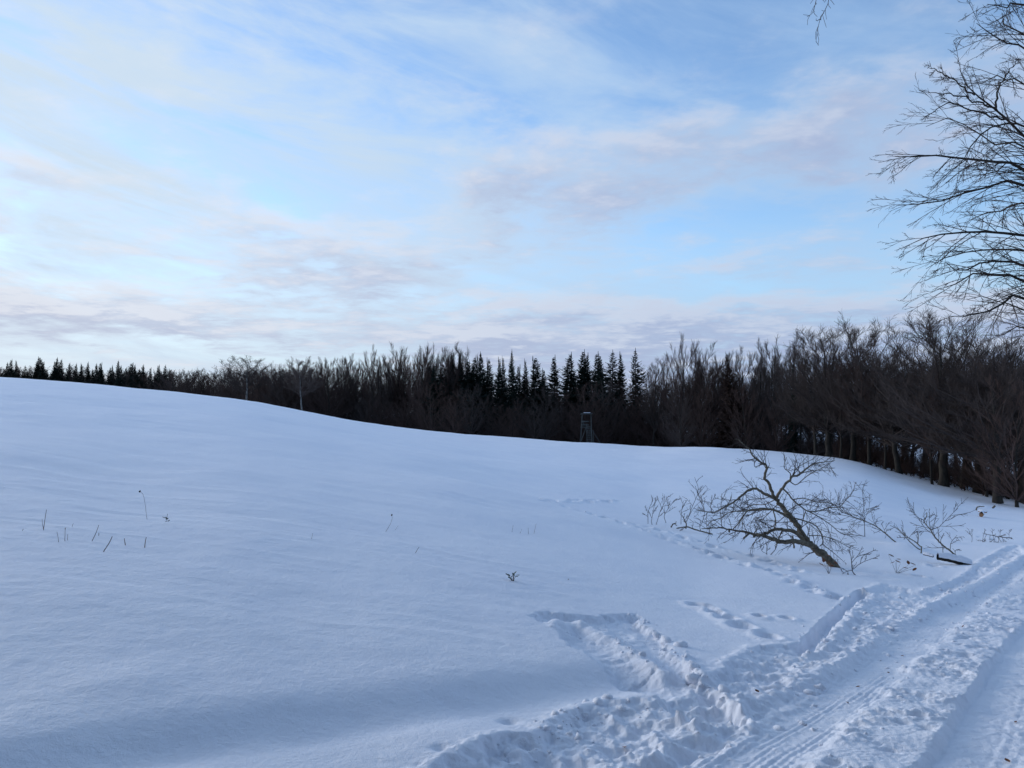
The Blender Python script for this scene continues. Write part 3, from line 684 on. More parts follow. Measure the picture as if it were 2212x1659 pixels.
# the depth of the wood
fr_u = [-80, 150, 300, 400, 512, 600, 700, 800, 850, 900, 950, 1000, 1060, 1180]; fr_d = [225, 200, 155, 140, 132, 130, 124, 114, 102, 88, 80, 73, 66, 62]
tp_u = [-80, 60, 130, 200, 240, 300, 350, 400, 450, 512, 560, 640, 690, 740, 800, 830, 880, 940, 1000, 1180]
tp_v = [365, 365, 369, 370, 367, 365, 367, 365, 366, 372, 380, 382, 366, 366, 362, 354, 356, 352, 355, 350]
for k in range(90):
    u = -70 + 400 * ((k + prng.random()) / 90); d = float(np.interp(u, fr_u, fr_d)) - prng.uniform(0, 22); v = float(np.interp(u, tp_u, tp_v)) + prng.uniform(0, 6)
    kd = 'spruce' if u < 165 and prng.random() < .6 else 'bushy'
    plant(kd, u, v, d, 'dark small spruce packed in the low band of far wood' if kd == 'spruce' else 'brown bare tree packed in the low band of far wood on the left',
          'spruces in the far left wood' if kd == 'spruce' else 'bare trees in the far left wood', wid=2.3 if kd == 'spruce' else 1.6)
for k in range(48):
    u = -65 + 250 * ((k + prng.random()) / 48); v = float(np.interp(u, [-70, 0, 150, 235], [375, 377, 390, 398])) - prng.uniform(3.5, 9.5)
    plant('spruce', u, v, 186 + prng.uniform(-8, 8), 'dark small spruce packed in the low band of far wood', 'spruces in the far left wood', wid=2.6)
NBF = 200
for k in range(NBF):
    u = -70 + 1230 * ((k + prng.random()) / NBF); dep = prng.uniform(2, 50)
    d = float(np.interp(u, fr_u, fr_d)) + dep; v = float(np.interp(u, tp_u, tp_v)) + prng.uniform(0, 20)
    if u > 800 and prng.random() < .2: continue
    if u < 130: kd = 'spruce' if prng.random() < .5 else 'bushy'
    elif 425 < u < 655: kd = 'spruce' if prng.random() < .55 else 'bushy'
    else: kd = (['upright', 'dome', 'slender', 'dome', 'upright'] if u > 690 else ['upright', 'bushy', 'bushy', 'dome', 'upright'])[int(prng.integers(5))]
    sp = kd == 'spruce'
    plant(kd, u, v + (2 if sp else 0), d, 'dark spruce deep inside the wood behind the front rows' if sp else 'bare brown tree deep inside the wood behind the front rows',
          'spruces deep in the wood' if sp else 'bare trees deep in the wood', wid=1.7 if sp else 1.4 if u < 300 or kd == 'bushy' else 1.15)

# shrubs at the foot of the wood
for k in range(150):
    u = 250 + 830 * (k + prng.random()) / 150 if k % 8 else prng.uniform(335, 425); d = float(np.interp(u, fr_u, fr_d)) - (prng.uniform(-6, 9) if u < 870 else prng.uniform(-18, -1)); x = (u - 512) / F_ * d; zg = float(zbase(x, d))
    hh = prng.uniform(3.0, 6.5) * (1 if u < 690 else .55); v = HOR - (zg + hh - EYE) / d * F_
    plant('bushy', u, v, d, 'low brown shrub at the dark foot of the wood', 'shrubs along the foot of the wood', wid=1.7, name='bare_shrub', cat='shrub')

# brushwood between the trunks on the right
for k in range(110):
    u = 660 + 420 * (k + prng.random()) / 110; d = float(np.interp(u, fr_u, fr_d)) + prng.uniform(-3, 38) * (1 if u < 900 else .8); x = (u - 512) / F_ * d; zg = float(zbase(x, d))
    if u > 930 and prng.random() < .35: continue
    hh = prng.uniform(2.6, 6.0) * (1 if u < 880 else .75); v = HOR - (zg + hh - EYE) / d * F_
    plant('bushy', u, v, d, 'brown brushwood shrub between the trunks of the right-hand wood', 'brushwood between the right-hand trunks', wid=1.8, name='bare_shrub', cat='shrub')

# unseen wood added behind the viewpoint, set close and dense to shade near snow
for k in range(46):
    x = -46 + 68 * (k + prng.random()) / 46; y = -4.5 - prng.uniform(0, 10) + (.10 * min(x + 8, 0) if k % 2 else 0)
    kd = 'spruce' if k % 4 else 'dome'; tr, cr, Hn = PROTO[kd][k % len(PROTO[kd])]
    e = thing(NAMES[kd], (x, y, -.2), 'tall unseen spruce added behind the viewpoint to shade the near snow' if kd == 'spruce' else 'tall unseen beech added behind the viewpoint to shade the near snow', 'tree', 'wood behind the viewpoint' if kd == 'spruce' else 'beeches behind the viewpoint', prng.random() * 6.283)
    sc_ = prng.uniform(1.0, 1.4); e.scale = (sc_ * 1.15, sc_ * 1.15, sc_); link('trunk', tr, e); link('crown', cr, e)

# undergrowth along and inside the wood edge
def undergrowth():
    rng = np.random.default_rng(77); G = Geo()
    n = 420; us = rng.uniform(-40, 1160, n); front = np.interp(us, fr_u, fr_d) - 7
    d = front + np.abs(rng.normal(0, 9, n)) + rng.random(n) * 2
    x = (us - 512) / F_ * d; z = zbase(x, d)
    sparse = (us > 880) & (rng.random(n) < .55); keep = ~sparse
    base = np.stack([x, d, z], 1)[keep]; m = len(base); hgt = rng.uniform(1.2, 4.2, m) * np.where(us[keep] > 880, .55, 1)
    st = 5; az = rng.random((m, st)) * 6.283; lean = np.abs(rng.normal(0, .3, (m, st)))
    t = np.linspace(0, 1, 4)
    dirv = np.stack([np.cos(az) * np.sin(lean), np.sin(az) * np.sin(lean), np.cos(lean)], -1)
    P = base[:, None, None] + dirv[:, :, None] * (t[None, None, :, None] * (hgt[:, None] * rng.uniform(.5, 1, (m, st)))[:, :, None, None])
    P[..., 2] -= .1; P = P.reshape(-1, 4, 3) + np.concatenate([np.zeros((m * st, 1, 3)), rng.normal(0, .08, (m * st, 3, 3))], 1)
    R = np.tile(np.array([.03, .022, .015, .01]), (len(P), 1)); G.tubes(P, R, 3)
    C, RC = grow(rng, P, R, 6, .1, 1, .55, .6, 3, .3, .15, .010, .7, .4); G.tubes(C, RC, 3)
    E, RE = grow(rng, C, RC, 1, .2, 1, .6, .6, 3, .2, .15, .010, .7, .4); G.tubes(E, RE, 3)
    link('undergrowth', G.mesh('undergrowth', 'redtwig'), kind='stuff', label='tangle of low brown brushwood along the foot of the wood', category='brushwood')
undergrowth()

# ------------------------------------------------------------------ hunting stand at the wood edge
def hunting_stand():
    d = 118.0; c = at(586.5, 441, d); x0 = c[0]; zg = float(zbase(x0, d))
    root = thing('hunting_stand', (x0, d, zg), 'grey wooden hunting stand with ladder before the dark wood', 'hunting stand')
    top = zv(413.5, d) - zg; pf = top - 2.0
    for sx, sy in ((-1, -1), (1, -1), (-1, 1), (1, 1)):
        G = Geo(); G.bar((sx * .86 - .05, sy * .75, -.2), (sx * .62, sy * .5, top - .1 + (.12 if sy < 0 else 0)), .065); link('post', G.mesh('post', 'pole', False), root)
    G = Geo(); G.bar((-.8, 0, pf), (.8, 0, pf), 1.3, .09); link('platform', G.mesh('platform', 'plank', False), root)
    for z in (.35, .85):
        G = Geo(); G.bar((-.72, -.63, pf + z), (.3, -.63, pf + z), .03, .17); link('rail_board', G.mesh('rail_board', 'plank', False), root)
        for sx in (-1, 1):
            G = Geo(); G.bar((sx * .72, -.6, pf + z), (sx * .72, .6, pf + z), .03, .17); link('rail_board', G.mesh('rail_board', 'plank', False), root)
    G = Geo(); G.bar((0, -.95, top + .06), (0, .85, top - .14), 1.65, .06); rf = link('roof', G.mesh('roof', 'plank', False), root)
    G = Geo(); G.bar((0, -.93, top + .135), (0, .83, top - .065), .95, .05); link('roof_snow', G.mesh('roof_snow', 'snow', False), rf)
    for sx in (-.05, .62):
        G = Geo(); G.bar((sx, -1.35, -.2), (sx + .02, -.7, pf + .5), .08); link('ladder_rail', G.mesh('ladder_rail', 'pole', False), root)
    n = 11
    for i in range(n):
        f = (i + .6) / n; yy = -1.35 + .65 * f; z = -.2 + (pf + .4) * f
        G = Geo(); G.bar((-.12, yy - .05, z), (.70, yy - .05, z), .07); link('rung', G.mesh('rung', 'pole', False), root)
    for a, b in (((2.3, .3, -.2), (.7, .3, pf - .2)), ((-.9, -.76, .4), (-.1, -.66, pf)), ((-.7, -.6, pf + .9), (-.3, -.6, pf + .35)), ((1.1, .5, -.2), (1.05, .5, pf - .5))):
        G = Geo(); G.bar(a, b, .08); link('brace', G.mesh('brace', 'pole', False), root)
hunting_stand()

# ------------------------------------------------------------------ beech whose boughs reach in from the right
def near_beech():
    rng = np.random.default_rng(5); d = 20.0; bx = 18.2; zg = float(zbase(bx, d + .5)); base = np.array([bx, d + .5, zg - .1])
    root = thing('beech_tree', base, 'large bare beech whose long boughs reach in from the right edge', 'tree')
    H = 21.0; T = trunk_line(rng, H, 14, .01, .006); t = np.linspace(0, 1, 14); Rt = .36 * (1 - t) ** .8 + .03; Rt[0] *= 1.3
    G = Geo().tubes(T, Rt, 12); link('trunk', G.mesh('trunk', 'bark'), root)
    Z = lambda x, y: (850 + .2109 * x, .2109 * y)
    B_ = [  # boughs traced by their lie: (points, base radius, distance offset at tip)
        ([(825, 640), (690, 520), (590, 450), (545, 385), (520, 330)], .05, -1.2), ([(690, 520), (700, 430), (745, 350), (800, 280)], .022, .8), ([(825, 600), (720, 590), (620, 640), (550, 730), (500, 800)], .03, -1.6),
        ([(825, 800), (700, 775), (590, 758), (480, 745), (350, 740), (200, 740)], .05, -1.0), ([(825, 870), (720, 875), (600, 900), (460, 945), (330, 960), (220, 975)], .045, .8),
        ([(825, 1120), (720, 1105), (600, 1100), (480, 1100), (370, 1120), (260, 1170)], .05, -.6), ([(825, 1330), (720, 1305), (600, 1300), (500, 1340), (410, 1375)], .055, 1.2),
        ([(825, 1410), (700, 1460), (600, 1490), (470, 1500)], .045, -1.4), ([(825, 1550), (740, 1590), (640, 1590)], .04, .4), ([(830, 160), (740, 120), (720, 60)], .03, 1.5), ([(825, 230), (740, 200), (650, 145), (600, 110)], .035, -1),
        ([(825, 1190), (720, 1185), (620, 1190), (480, 1215), (360, 1275)], .04, 2.0), ([(825, 700), (700, 690), (590, 620), (470, 560), (360, 600)], .03, 2.2), ([(825, 960), (740, 1000), (640, 1010), (540, 1060)], .035, 2.5),
        ([(825, 400), (760, 390), (700, 360), (640, 380), (540, 400)], .03, 2.0), ([(590, 450), (520, 400), (440, 350), (370, 320)], .016, -1.5), ([(690, 520), (600, 480), (500, 450), (370, 440)], .018, -1.0), ([(740, 565), (620, 540), (480, 490), (350, 560)], .018, 0),
        ([(825, 30), (740, 40), (650, 20)], .03, -1.2), ([(825, 1260), (730, 1240), (620, 1250), (520, 1280), (450, 1240)], .04, -2.0), ([(825, 770), (720, 800), (610, 830), (500, 870)], .03, 1.4), ([(825, 1480), (740, 1440), (640, 1400), (560, 1420)], .035, 1.6)]
    for pts, r, off in B_:
        pp = np.array(pts, float); n = len(pp)
        W = [at(*Z(*p), d + off * (i / (n - 1)) * 1.0 + .3) for i, p in enumerate(pp)]
        if pts[0][0] >= 820:      # continue to the trunk outside the picture
            p0 = W[0]; hz = p0[2] - base[2]
            rise = np.clip(hz * .82 - 1.2, 2.2, H * .85); k = int(np.clip(rise / H * 13, 0, 12)); tp = T[k] + base
            tp = tp * 1.0; m1 = tp * .5 + p0 * .5 + np.array([0, 0, .35]); W = [tp, m1] + W; r2 = r * 1.3
        else: r2 = r
        P = resample(W, 18, .02, rng) - base; R = r2 * (1 - np.linspace(0, 1, 18)) ** .75 + .006
        b = link('bough', Geo().tubes(P, R, 6).mesh('bough', 'bark'), root)
        G = Geo()
        Lb = np.linalg.norm(np.diff(P, axis=0), axis=1).sum(); A, RA = grow(rng, P[None], R[None], max(5, int(2.7 * Lb)), .30, .99, min(.26, 2.1 / Lb), .46, 8, -.24, .04, .0042, .5, .50, .013)
        G.tubes(A, RA, 4)
        C, RC = grow(rng, A, RA, 5, .12, .95, .40, .45, 5, -.12, .06, .0036, .6, .35, .007); G.tubes(C, RC, 3)
        E, RE = grow(rng, C, RC, 3, .15, 1, .42, .5, 3, .05, .10, .0032, .7, .3, .005, .10); G.tubes(E, RE, 3)
        link('twigs', G.mesh('twigs', 'twig'), b, kind='stuff')
    # high bough that ends in the twig hanging into the top of the picture
    p = [T[9] + base, np.array([13.5, 19.6, 14.4]), np.array([10.5, 19.4, 14.2]), np.array([8.6, 19.3, 13.2])]
    P = resample(p, 14, .02, rng) - base; R = .06 * (1 - np.linspace(0, 1, 14)) ** .8 + .012
    b = link('bough', Geo().tubes(P, R, 6).mesh('bough', 'bark'), root); G = Geo()
    for pts in ([(829, -30), (829, 0), (824, 12), (818, 24), (816, 42)], [(818, -30), (816, 0), (812, 13), (807, 17)], [(824, 12), (819, 20), (816, 20)]):
        P2 = resample([at(u, v, 19.3) for u, v in pts], 10, .01, rng); P2[0] = P[-1] + base if pts[0][1] < 0 else P2[0]
        P2 = P2 - base; R2 = np.linspace(.010, .005, 10); G.tubes(P2, R2, 4)
        C, RC = grow(rng, P2[None], R2[None], 12, .2, 1, .12, .8, 3, 0, .2, .005, .7, .2); G.tubes(C, RC, 3)
    link('twigs', G.mesh('twigs', 'twig'), b, kind='stuff')
near_beech()

# ------------------------------------------------------------------ fallen tree top in the snow
def stems(name, root, base, rng, lines, conv, mat='deadbark', tmat='deadtwig', ntw=5, twl=.22, ups=.15, sub=True, tw0=.25, rt=.0045):
    """every line: ([(x,y,depth offset)...], r0, r1, part name). twigs are added per part"""
    for pts, r0, r1, pn in lines:
        W = [conv(*p) for p in pts]; k = max(8, 4 * len(W)); P = resample(W, k, r0 * .12, rng) - base
        R = (np.linspace(r0, r1, k) * (1 + rng.normal(0, .05, k)))
        G = Geo().tubes(P, R, 8 if r0 > .03 else 5)
        if r0 > .03: G.cap(P[0], R[0], P[0] - P[1])
        b = link(pn, G.mesh(pn, mat if r0 > .012 else tmat), root)
        if ntw:
            n = max(3, int(ntw * np.linalg.norm(np.diff(P, axis=0), axis=1).sum() / 1.0)); G = Geo()
            L = np.linalg.norm(np.diff(P, axis=0), axis=1).sum()
            A, RA = grow(rng, P[None], R[None], n, tw0, .98, min(twl * 2.2 / L, .6), .8, 6, ups, .14, rt, .4, .3, .009); G.tubes(A, RA, 4)
            if sub:
                C, RC = grow(rng, A, RA, 4, .2, 1, .45, .7, 4, ups, .15, rt * .9, .7, .3, .006); G.tubes(C, RC, 3)
            link('twigs', G.mesh('twigs', tmat), b, kind='stuff')
def z7(dd):
    def c(x, y, off=0.0): return at(625 + .1243 * x, 425 + .1243 * y, dd + off)
    return c
FT = hit(625 + .1243 * 1690, 425 + .1243 * 1140); FD = FT[1]
def fallen_tree():
    rng = np.random.default_rng(9); conv = z7(FD); k = .1243 / F_ * FD      # metres per tracing unit
    base = conv(1690, 1140); root = thing('fallen_tree', base, 'dead fallen tree top with crooked mossy trunk propped on its limbs in the snow', 'fallen tree')
    w = lambda px_: px_ * k / 2 * (.84 if px_ < 45 else .97)
    lines = [
        ([(1725, 1180, -.1), (1690, 1140, 0), (1600, 1050, .1), (1490, 960, .25), (1440, 900, .3), (1380, 800, .45), (1310, 710, .55), (1250, 640, .65), (1210, 595, .7)], w(72), w(38), 'trunk'),
        ([(1210, 595, .7), (1185, 555, .75), (1170, 500, .8), (1150, 455, .85), (1120, 435, .85), (1130, 390, .9), (1140, 330, .95), (1100, 305, 1.0), (1060, 275, 1.0), (1020, 235, 1.05), (1000, 195, 1.1), (950, 155, 1.1), (910, 120, 1.15), (880, 115, 1.15)], w(36), w(7), 'limb'),
        ([(1210, 595, .7), (1140, 560, .55), (1075, 525, .4), (1050, 510, .35), (990, 530, .25), (930, 575, .1), (890, 610, 0), (840, 640, -.1), (790, 665, -.2), (740, 695, -.2), (680, 700, -.3), (620, 690, -.3), (575, 685, -.3)], w(32), w(6), 'limb'),
        ([(1450, 940, .3), (1400, 885, .1), (1350, 855, 0), (1260, 840, -.05), (1180, 850, -.1), (1110, 880, -.1), (1040, 885, -.05), (980, 860, 0), (890, 850, .1), (780, 828, .2), (700, 828, .2), (620, 835, .2)], w(40), w(8), 'limb'),
        ([(1530, 985, .2), (1470, 960, 0), (1400, 940, -.1), (1330, 935, -.2), (1250, 940, -.2), (1180, 915, -.2), (1110, 890, -.15), (1040, 885, -.05)], w(48), w(30), 'limb'),
        ([(1320, 745, .5), (1240, 700, .2), (1180, 680, .1), (1100, 672, 0), (1030, 680, -.1), (980, 695, -.15), (940, 750, -.2), (900, 805, -.2), (870, 835, -.2)], w(26), w(9), 'limb'),
        ([(1180, 680, .1), (1090, 682, .5), (1000, 690, .7), (850, 700, .9), (780, 745, .9), (700, 770, .9), (660, 810, .9)], w(16), w(7), 'limb'),
        ([(1190, 680, .1), (1210, 760, -.1), (1205, 820, -.15), (1180, 855, -.1)], w(14), w(10), 'limb'),
        ([(1215, 590, .7), (1250, 530, .5), (1270, 500, .4), (1300, 460, .4), (1330, 445, .35), (1340, 415, .4), (1400, 400, .5), (1480, 335, .8), (1550, 305, 1.1), (1680, 290, 1.5)], w(30), w(5), 'limb'),
        ([(1330, 445, .35), (1330, 390, .3), (1280, 340, .1), (1300, 260, 0)], w(12), w(5), 'branch'), ([(1340, 420, .4), (1380, 350, .6), (1440, 310, .7), (1520, 270, .9)], w(11), w(5), 'branch'), ([(1330, 455, .4), (1380, 480, .3), (1480, 400, .2), (1640, 320, 0)], w(11), w(5), 'branch'),
        ([(1270, 510, .4), (1320, 560, .7), (1350, 600, .9), (1420, 660, 1.1), (1480, 695, 1.2), (1560, 690, 1.3), (1640, 665, 1.5), (1720, 660, 1.6), (1780, 600, 1.7), (1830, 540, 1.7), (1855, 460, 1.7)], w(18), w(5), 'limb'),
        ([(1480, 695, 1.2), (1560, 740, 1.3), (1650, 800, 1.3), (1720, 860, 1.3), (1770, 885, 1.3)], w(13), w(6), 'branch'), ([(1350, 600, .9), (1440, 590, .8), (1540, 620, .7), (1620, 625, .7), (1700, 650, .8)], w(11), w(5), 'branch'),
        ([(1345, 745, .5), (1440, 770, .3), (1520, 800, .2), (1560, 840, .1), (1590, 900, 0), (1590, 950, 0), (1570, 975, 0)], w(15), w(8), 'limb'), ([(1450, 700, 1.0), (1430, 770, .6), (1420, 830, .5)], w(11), w(8), 'branch'),
        ([(1480, 890, .4), (1560, 890, .6), (1650, 910, .8), (1740, 950, .9), (1810, 990, .9)], w(10), w(5), 'branch'), ([(1590, 960, .3), (1680, 1030, .4), (1750, 1090, .4)], w(9), w(5), 'branch'),
        ([(1360, 990, -.15), (1350, 890, 0)], w(18), w(12), 'prop'), ([(1218, 965, -.2), (1250, 880, 0), (1265, 850, 0)], w(12), w(10), 'prop'), ([(955, 912, -.1), (1000, 868, 0)], w(16), w(12), 'prop'), ([(1038, 905, -.1), (1035, 880, -.05)], w(24), w(18), 'prop'), ([(1030, 880, 0), (1055, 850, .1), (1070, 815, .2)], w(12), w(7), 'branch'),
        ([(838, 862, .1), (838, 840, .1)], w(20), w(16), 'prop'), ([(1100, 305, 1.0), (1080, 325, .95), (1045, 335, .9), (1042, 300, .9), (1062, 283, 1.0)], w(8), w(6), 'branch'), ([(1125, 320, .95), (1100, 318, .9), (1078, 328, .9)], w(9), w(7), 'branch'), ([(1135, 340, .95), (1165, 345, 1.0)], w(10), w(6), 'branch'),
        ([(780, 830, .2), (770, 700, .1), (780, 550, 0)], w(7), w(4), 'branch'), ([(700, 700, -.3), (690, 640, -.3), (730, 560, -.3)], w(7), w(4), 'branch'), ([(640, 690, -.3), (600, 590, -.2), (565, 490, -.2)], w(6), w(4), 'branch'),
        ([(1210, 600, .7), (1120, 640, 1.2), (1040, 640, 1.5), (950, 680, 1.7), (880, 760, 1.7)], w(10), w(5), 'branch'), ([(1180, 570, .7), (1120, 590, 1.3), (1000, 600, 1.8), (930, 640, 1.9)], w(9), w(4), 'branch'), ([(1290, 700, .6), (1400, 640, 1.4), (1480, 640, 1.8), (1560, 660, 2.0)], w(9), w(4), 'branch'),
        ([(1230, 640, .6), (1100, 760, 1.4), (1050, 740, 1.6), (1010, 800, 1.7)], w(9), w(5), 'branch'), ([(1300, 720, .5), (1220, 790, 1.2), (1150, 830, 1.5), (1090, 800, 1.6)], w(9), w(5), 'branch')]
    stems('fallen', root, base, rng, lines, conv, ntw=8, twl=.27, ups=.05, rt=.0032)
fallen_tree()

def place_stems(name, label, cat, rng, lines, conv, base_xy, group=None, **kw):
    base = conv(*base_xy); root = thing(name, base, label, cat, group)
    stems(name, root, base, rng, lines, conv, **kw); return root
rng = np.random.default_rng(14)
def dz7(x, y): return hit(625 + .1243 * x, 425 + .1243 * y)[1]
K7 = .1243 / F_ * FD / 2
d1 = dz7(2205, 965)
place_stems('bent_sapling', 'thin bent sapling arching from the snow to the fallen tree', 'sapling', rng,
    [([(2215, 975, 0), (2200, 960, 0), (2150, 920, -.1), (2080, 860, -.4), (2010, 810, -.6), (1920, 770, -.9), (1800, 720, -1.2), (1700, 650, -1.3), (1620, 622, -1.4), (1540, 620, -1.4)], K7 * 15, K7 * 5, 'stem'),
     ([(1920, 770, -.9), (1800, 735, -.6), (1700, 712, -.6), (1600, 670, -.6)], K7 * 7, K7 * 4, 'branch'), ([(1830, 735, -1.1), (1750, 700, -1.2), (1680, 640, -1.0)], K7 * 6, K7 * 4, 'branch')], z7(d1), (2200, 960, 0), ntw=6, twl=.3)
d1 = dz7(1930, 915)
place_stems('upright_sapling', 'thin upright twiggy sapling right of the fallen tree', 'sapling', rng,
    [([(1930, 920, 0), (1926, 780, 0), (1920, 640, .05), (1908, 500, .1)], K7 * 8, K7 * 4, 'stem'), ([(1925, 790, 0), (1880, 700, -.2), (1840, 650, -.3)], K7 * 5, K7 * 3, 'branch'), ([(1926, 760, 0), (1960, 680, .2), (1970, 600, .3)], K7 * 5, K7 * 3, 'branch'),
     ([(2080, 930, .2), (2100, 880, .2), (2060, 790, .2)], K7 * 4, K7 * 3, 'branch'), ([(1990, 915, 0), (1900, 890, 0), (1830, 880, 0), (1780, 840, 0)], K7 * 6, K7 * 4, 'branch')], z7(d1), (1930, 920, 0), ntw=6, twl=.25)
d1 = dz7(560, 845)
place_stems('broken_branch', 'short broken branch lying in the snow left of the fallen tree', 'branch', rng,
    [([(705, 880, -.1), (640, 862, -.05), (560, 840, 0), (500, 820, 0), (415, 832, 0)], K7 * 15, K7 * 12, 'stem'), ([(490, 835, 0), (492, 790, 0), (460, 728, -.05)], K7 * 15, K7 * 8, 'branch'), ([(370, 825, .1), (385, 800, .1), (412, 788, .1)], K7 * 16, K7 * 10, 'branch'), ([(495, 780, 0), (540, 660, .1), (590, 530, .1), (560, 420, .2)], K7 * 6, K7 * 4, 'branch'), ([(495, 770, 0), (560, 660, .3), (660, 570, .4)], K7 * 5, K7 * 3, 'branch')],
    z7(d1), (560, 845, 0), ntw=4, twl=.18)
for i, (pts, lab) in enumerate([
    ([(250, 802, 0), (270, 740, 0), (290, 680, 0), (350, 570, .1)], 'tallest bare shoot left of the broken branch'),
    ([(185, 795, 0), (187, 700, 0), (212, 632, .1)], 'leftmost forked bare shoot in the snow left of the fallen tree'),
    ([(218, 803, 0), (215, 760, 0), (245, 600, 0)], 'slim bare shoot second from the left by the broken branch'),
    ([(330, 790, 0), (320, 720, 0), (400, 600, .1)], 'slanting bare shoot just left of the broken branch'),
    ([(450, 800, 0), (455, 700, 0), (470, 610, .1)], 'upright bare shoot rising behind the broken branch'),
    ([(615, 800, 0), (640, 700, .1), (610, 560, .2)], 'bare shoot between the broken branch and the low limbs')]):
    d1 = dz7(pts[0][0], pts[0][1]); place_stems('bare_shoot', lab, 'shoot', rng, [(pts, K7 * 6, K7 * 3.5, 'stem')], z7(d1), pts[0], 'bare shoots left of the fallen tree', ntw=8, twl=.16, ups=.3)
d1 = dz7(1855, 1212)
place_stems('small_sprig', 'small forked bare sprig before the fallen trunk base', 'sprig', rng,
    [([(1858, 1212, 0), (1832, 1180, 0), (1822, 1100, 0), (1815, 1045, .05), (1790, 1000, .1)], K7 * 8, K7 * 4, 'stem'), ([(1830, 1170, 0), (1790, 1175, -.1), (1745, 1200, -.15)], K7 * 5, K7 * 3, 'branch'), ([(1822, 1110, 0), (1870, 1060, .1), (1960, 1030, .2)], K7 * 5, K7 * 3, 'branch'), ([(1835, 1160, 0), (1900, 1110, .1), (1975, 1080, .1)], K7 * 5, K7 * 3, 'branch')], z7(d1), (1858, 1212, 0), ntw=6, twl=.14, ups=.2)
d1 = dz7(1140, 1042)
place_stems('small_sprig', 'tiny bare sprig under the low limb of the fallen tree', 'sprig', rng,
    [([(1142, 1044, 0), (1140, 1000, 0), (1144, 930, 0)], K7 * 5, K7 * 3, 'stem'), ([(1140, 1035, 0), (1100, 1010, 0), (1082, 930, 0)], K7 * 4, K7 * 3, 'branch'), ([(1172, 1044, 0), (1210, 1000, 0), (1225, 950, 0)], K7 * 7, K7 * 4, 'branch')], z7(d1), (1142, 1044, 0), ntw=3, twl=.08)

# right-hand brush, logs
def z8(dd):
    def c(x, y, off=0.0): return at(875 + .0753 * x, 475 + .0753 * y, dd + off)
    return c
def dz8(x, y): return hit(875 + .0753 * x, 475 + .0753 * y)[1]
LDp = dz8(1050, 1215); K8 = .0753 / F_ * LDp / 2
place_stems('leaning_sapling', 'leaning bare sapling rising behind the snow-covered log', 'sapling', rng,
    [([(1110, 1110, 0), (1090, 1085, 0), (1000, 1010, .05), (900, 930, .1), (800, 830, .15), (740, 730, .2), (670, 650, .3), (650, 600, .3), (685, 555, .3), (690, 500, .3)], K8 * 26, K8 * 10, 'stem'),
     ([(745, 725, .2), (850, 690, .1), (900, 640, 0), (1100, 440, 0)], K8 * 9, K8 * 5, 'branch'), ([(740, 730, .2), (720, 620, .3), (725, 500, .4)], K8 * 9, K8 * 6, 'branch'), ([(655, 600, .3), (560, 560, .2), (500, 500, .1), (450, 480, .1)], K8 * 9, K8 * 5, 'branch'), ([(735, 745, .2), (640, 745, .4), (545, 745, .5)], K8 * 8, K8 * 5, 'branch')], z8(LDp + .35), (1110, 1110, 0), ntw=7, twl=.25)
place_stems('bent_sapling', 'pair of thin dark stems leaning left beside the log', 'sapling', rng,
    [([(600, 990, 0), (560, 970, 0), (480, 900, 0), (400, 820, 0), (300, 720, .2), (200, 670, .3)], K8 * 16, K8 * 6, 'stem'), ([(605, 950, .1), (540, 890, .1), (440, 830, .2), (380, 770, .3), (350, 690, .3)], K8 * 18, K8 * 6, 'stem'), ([(565, 910, .1), (575, 830, .1), (570, 770, .1)], K8 * 14, K8 * 8, 'branch'), ([(440, 830, .2), (380, 830, .2), (290, 830, .2)], K8 * 8, K8 * 5, 'branch')], z8(LDp + .2), (600, 990, 0), ntw=3, twl=.2)
place_stems('stub_post', 'short dark stub standing at the left end of the log', 'stub', rng, [([(614, 1040, 0), (618, 945, 0)], K8 * 17, K8 * 14, 'stem')], z8(LDp + .05), (614, 1040, 0), ntw=0)
for i, (pts, lab) in enumerate([([(905, 1050, 0), (895, 960, 0), (870, 900, .1)], 'thin dark shoot rising behind the middle of the log'), ([(1000, 990, .4), (1010, 900, .4), (1090, 800, .5)], 'thin forked shoot right of the leaning sapling'), ([(1065, 1060, .1), (1070, 1000, .1), (1130, 985, .1)], 'short crooked shoot at the right end of the log'),
    ([(1285, 900, 0), (1290, 820, 0), (1280, 720, 0)], 'dry shoot left of the twiggy lying branch')]):
    d1 = LDp + .3 if i < 3 else dz8(1300, 900); place_stems('bare_shoot', lab, 'shoot', rng, [(pts, K8 * 8, K8 * 5, 'stem')], z8(d1), pts[0], 'bare shoots by the log', ntw=6, twl=.14)
d1 = dz8(1600, 880)
place_stems('twiggy_branch', 'twiggy fallen branch with hanging shoots above the track', 'branch', rng,
    [([(1430, 770, 0), (1500, 790, 0), (1600, 810, 0), (1700, 828, 0), (1820, 838, 0)], K8 * 9, K8 * 16, 'stem')] + [([(x, 780 + (x - 1430) * .15, 0), (x + rng.normal(0, 8), 840 + (x - 1430) * .1, 0), (x + rng.normal(0, 14), 860 + rng.uniform(0, 60), -.1)], K8 * 7, K8 * 5, 'shoot') for x in (1440, 1480, 1530, 1570, 1600, 1640, 1690)]
    + [([(x, 790 + (x - 1430) * .12, 0), (x + rng.normal(0, 8), 720, .05)], K8 * 6, K8 * 4, 'shoot') for x in (1460, 1560, 1660, 1780)], z8(d1), (1600, 830, 0), ntw=7, twl=.12)

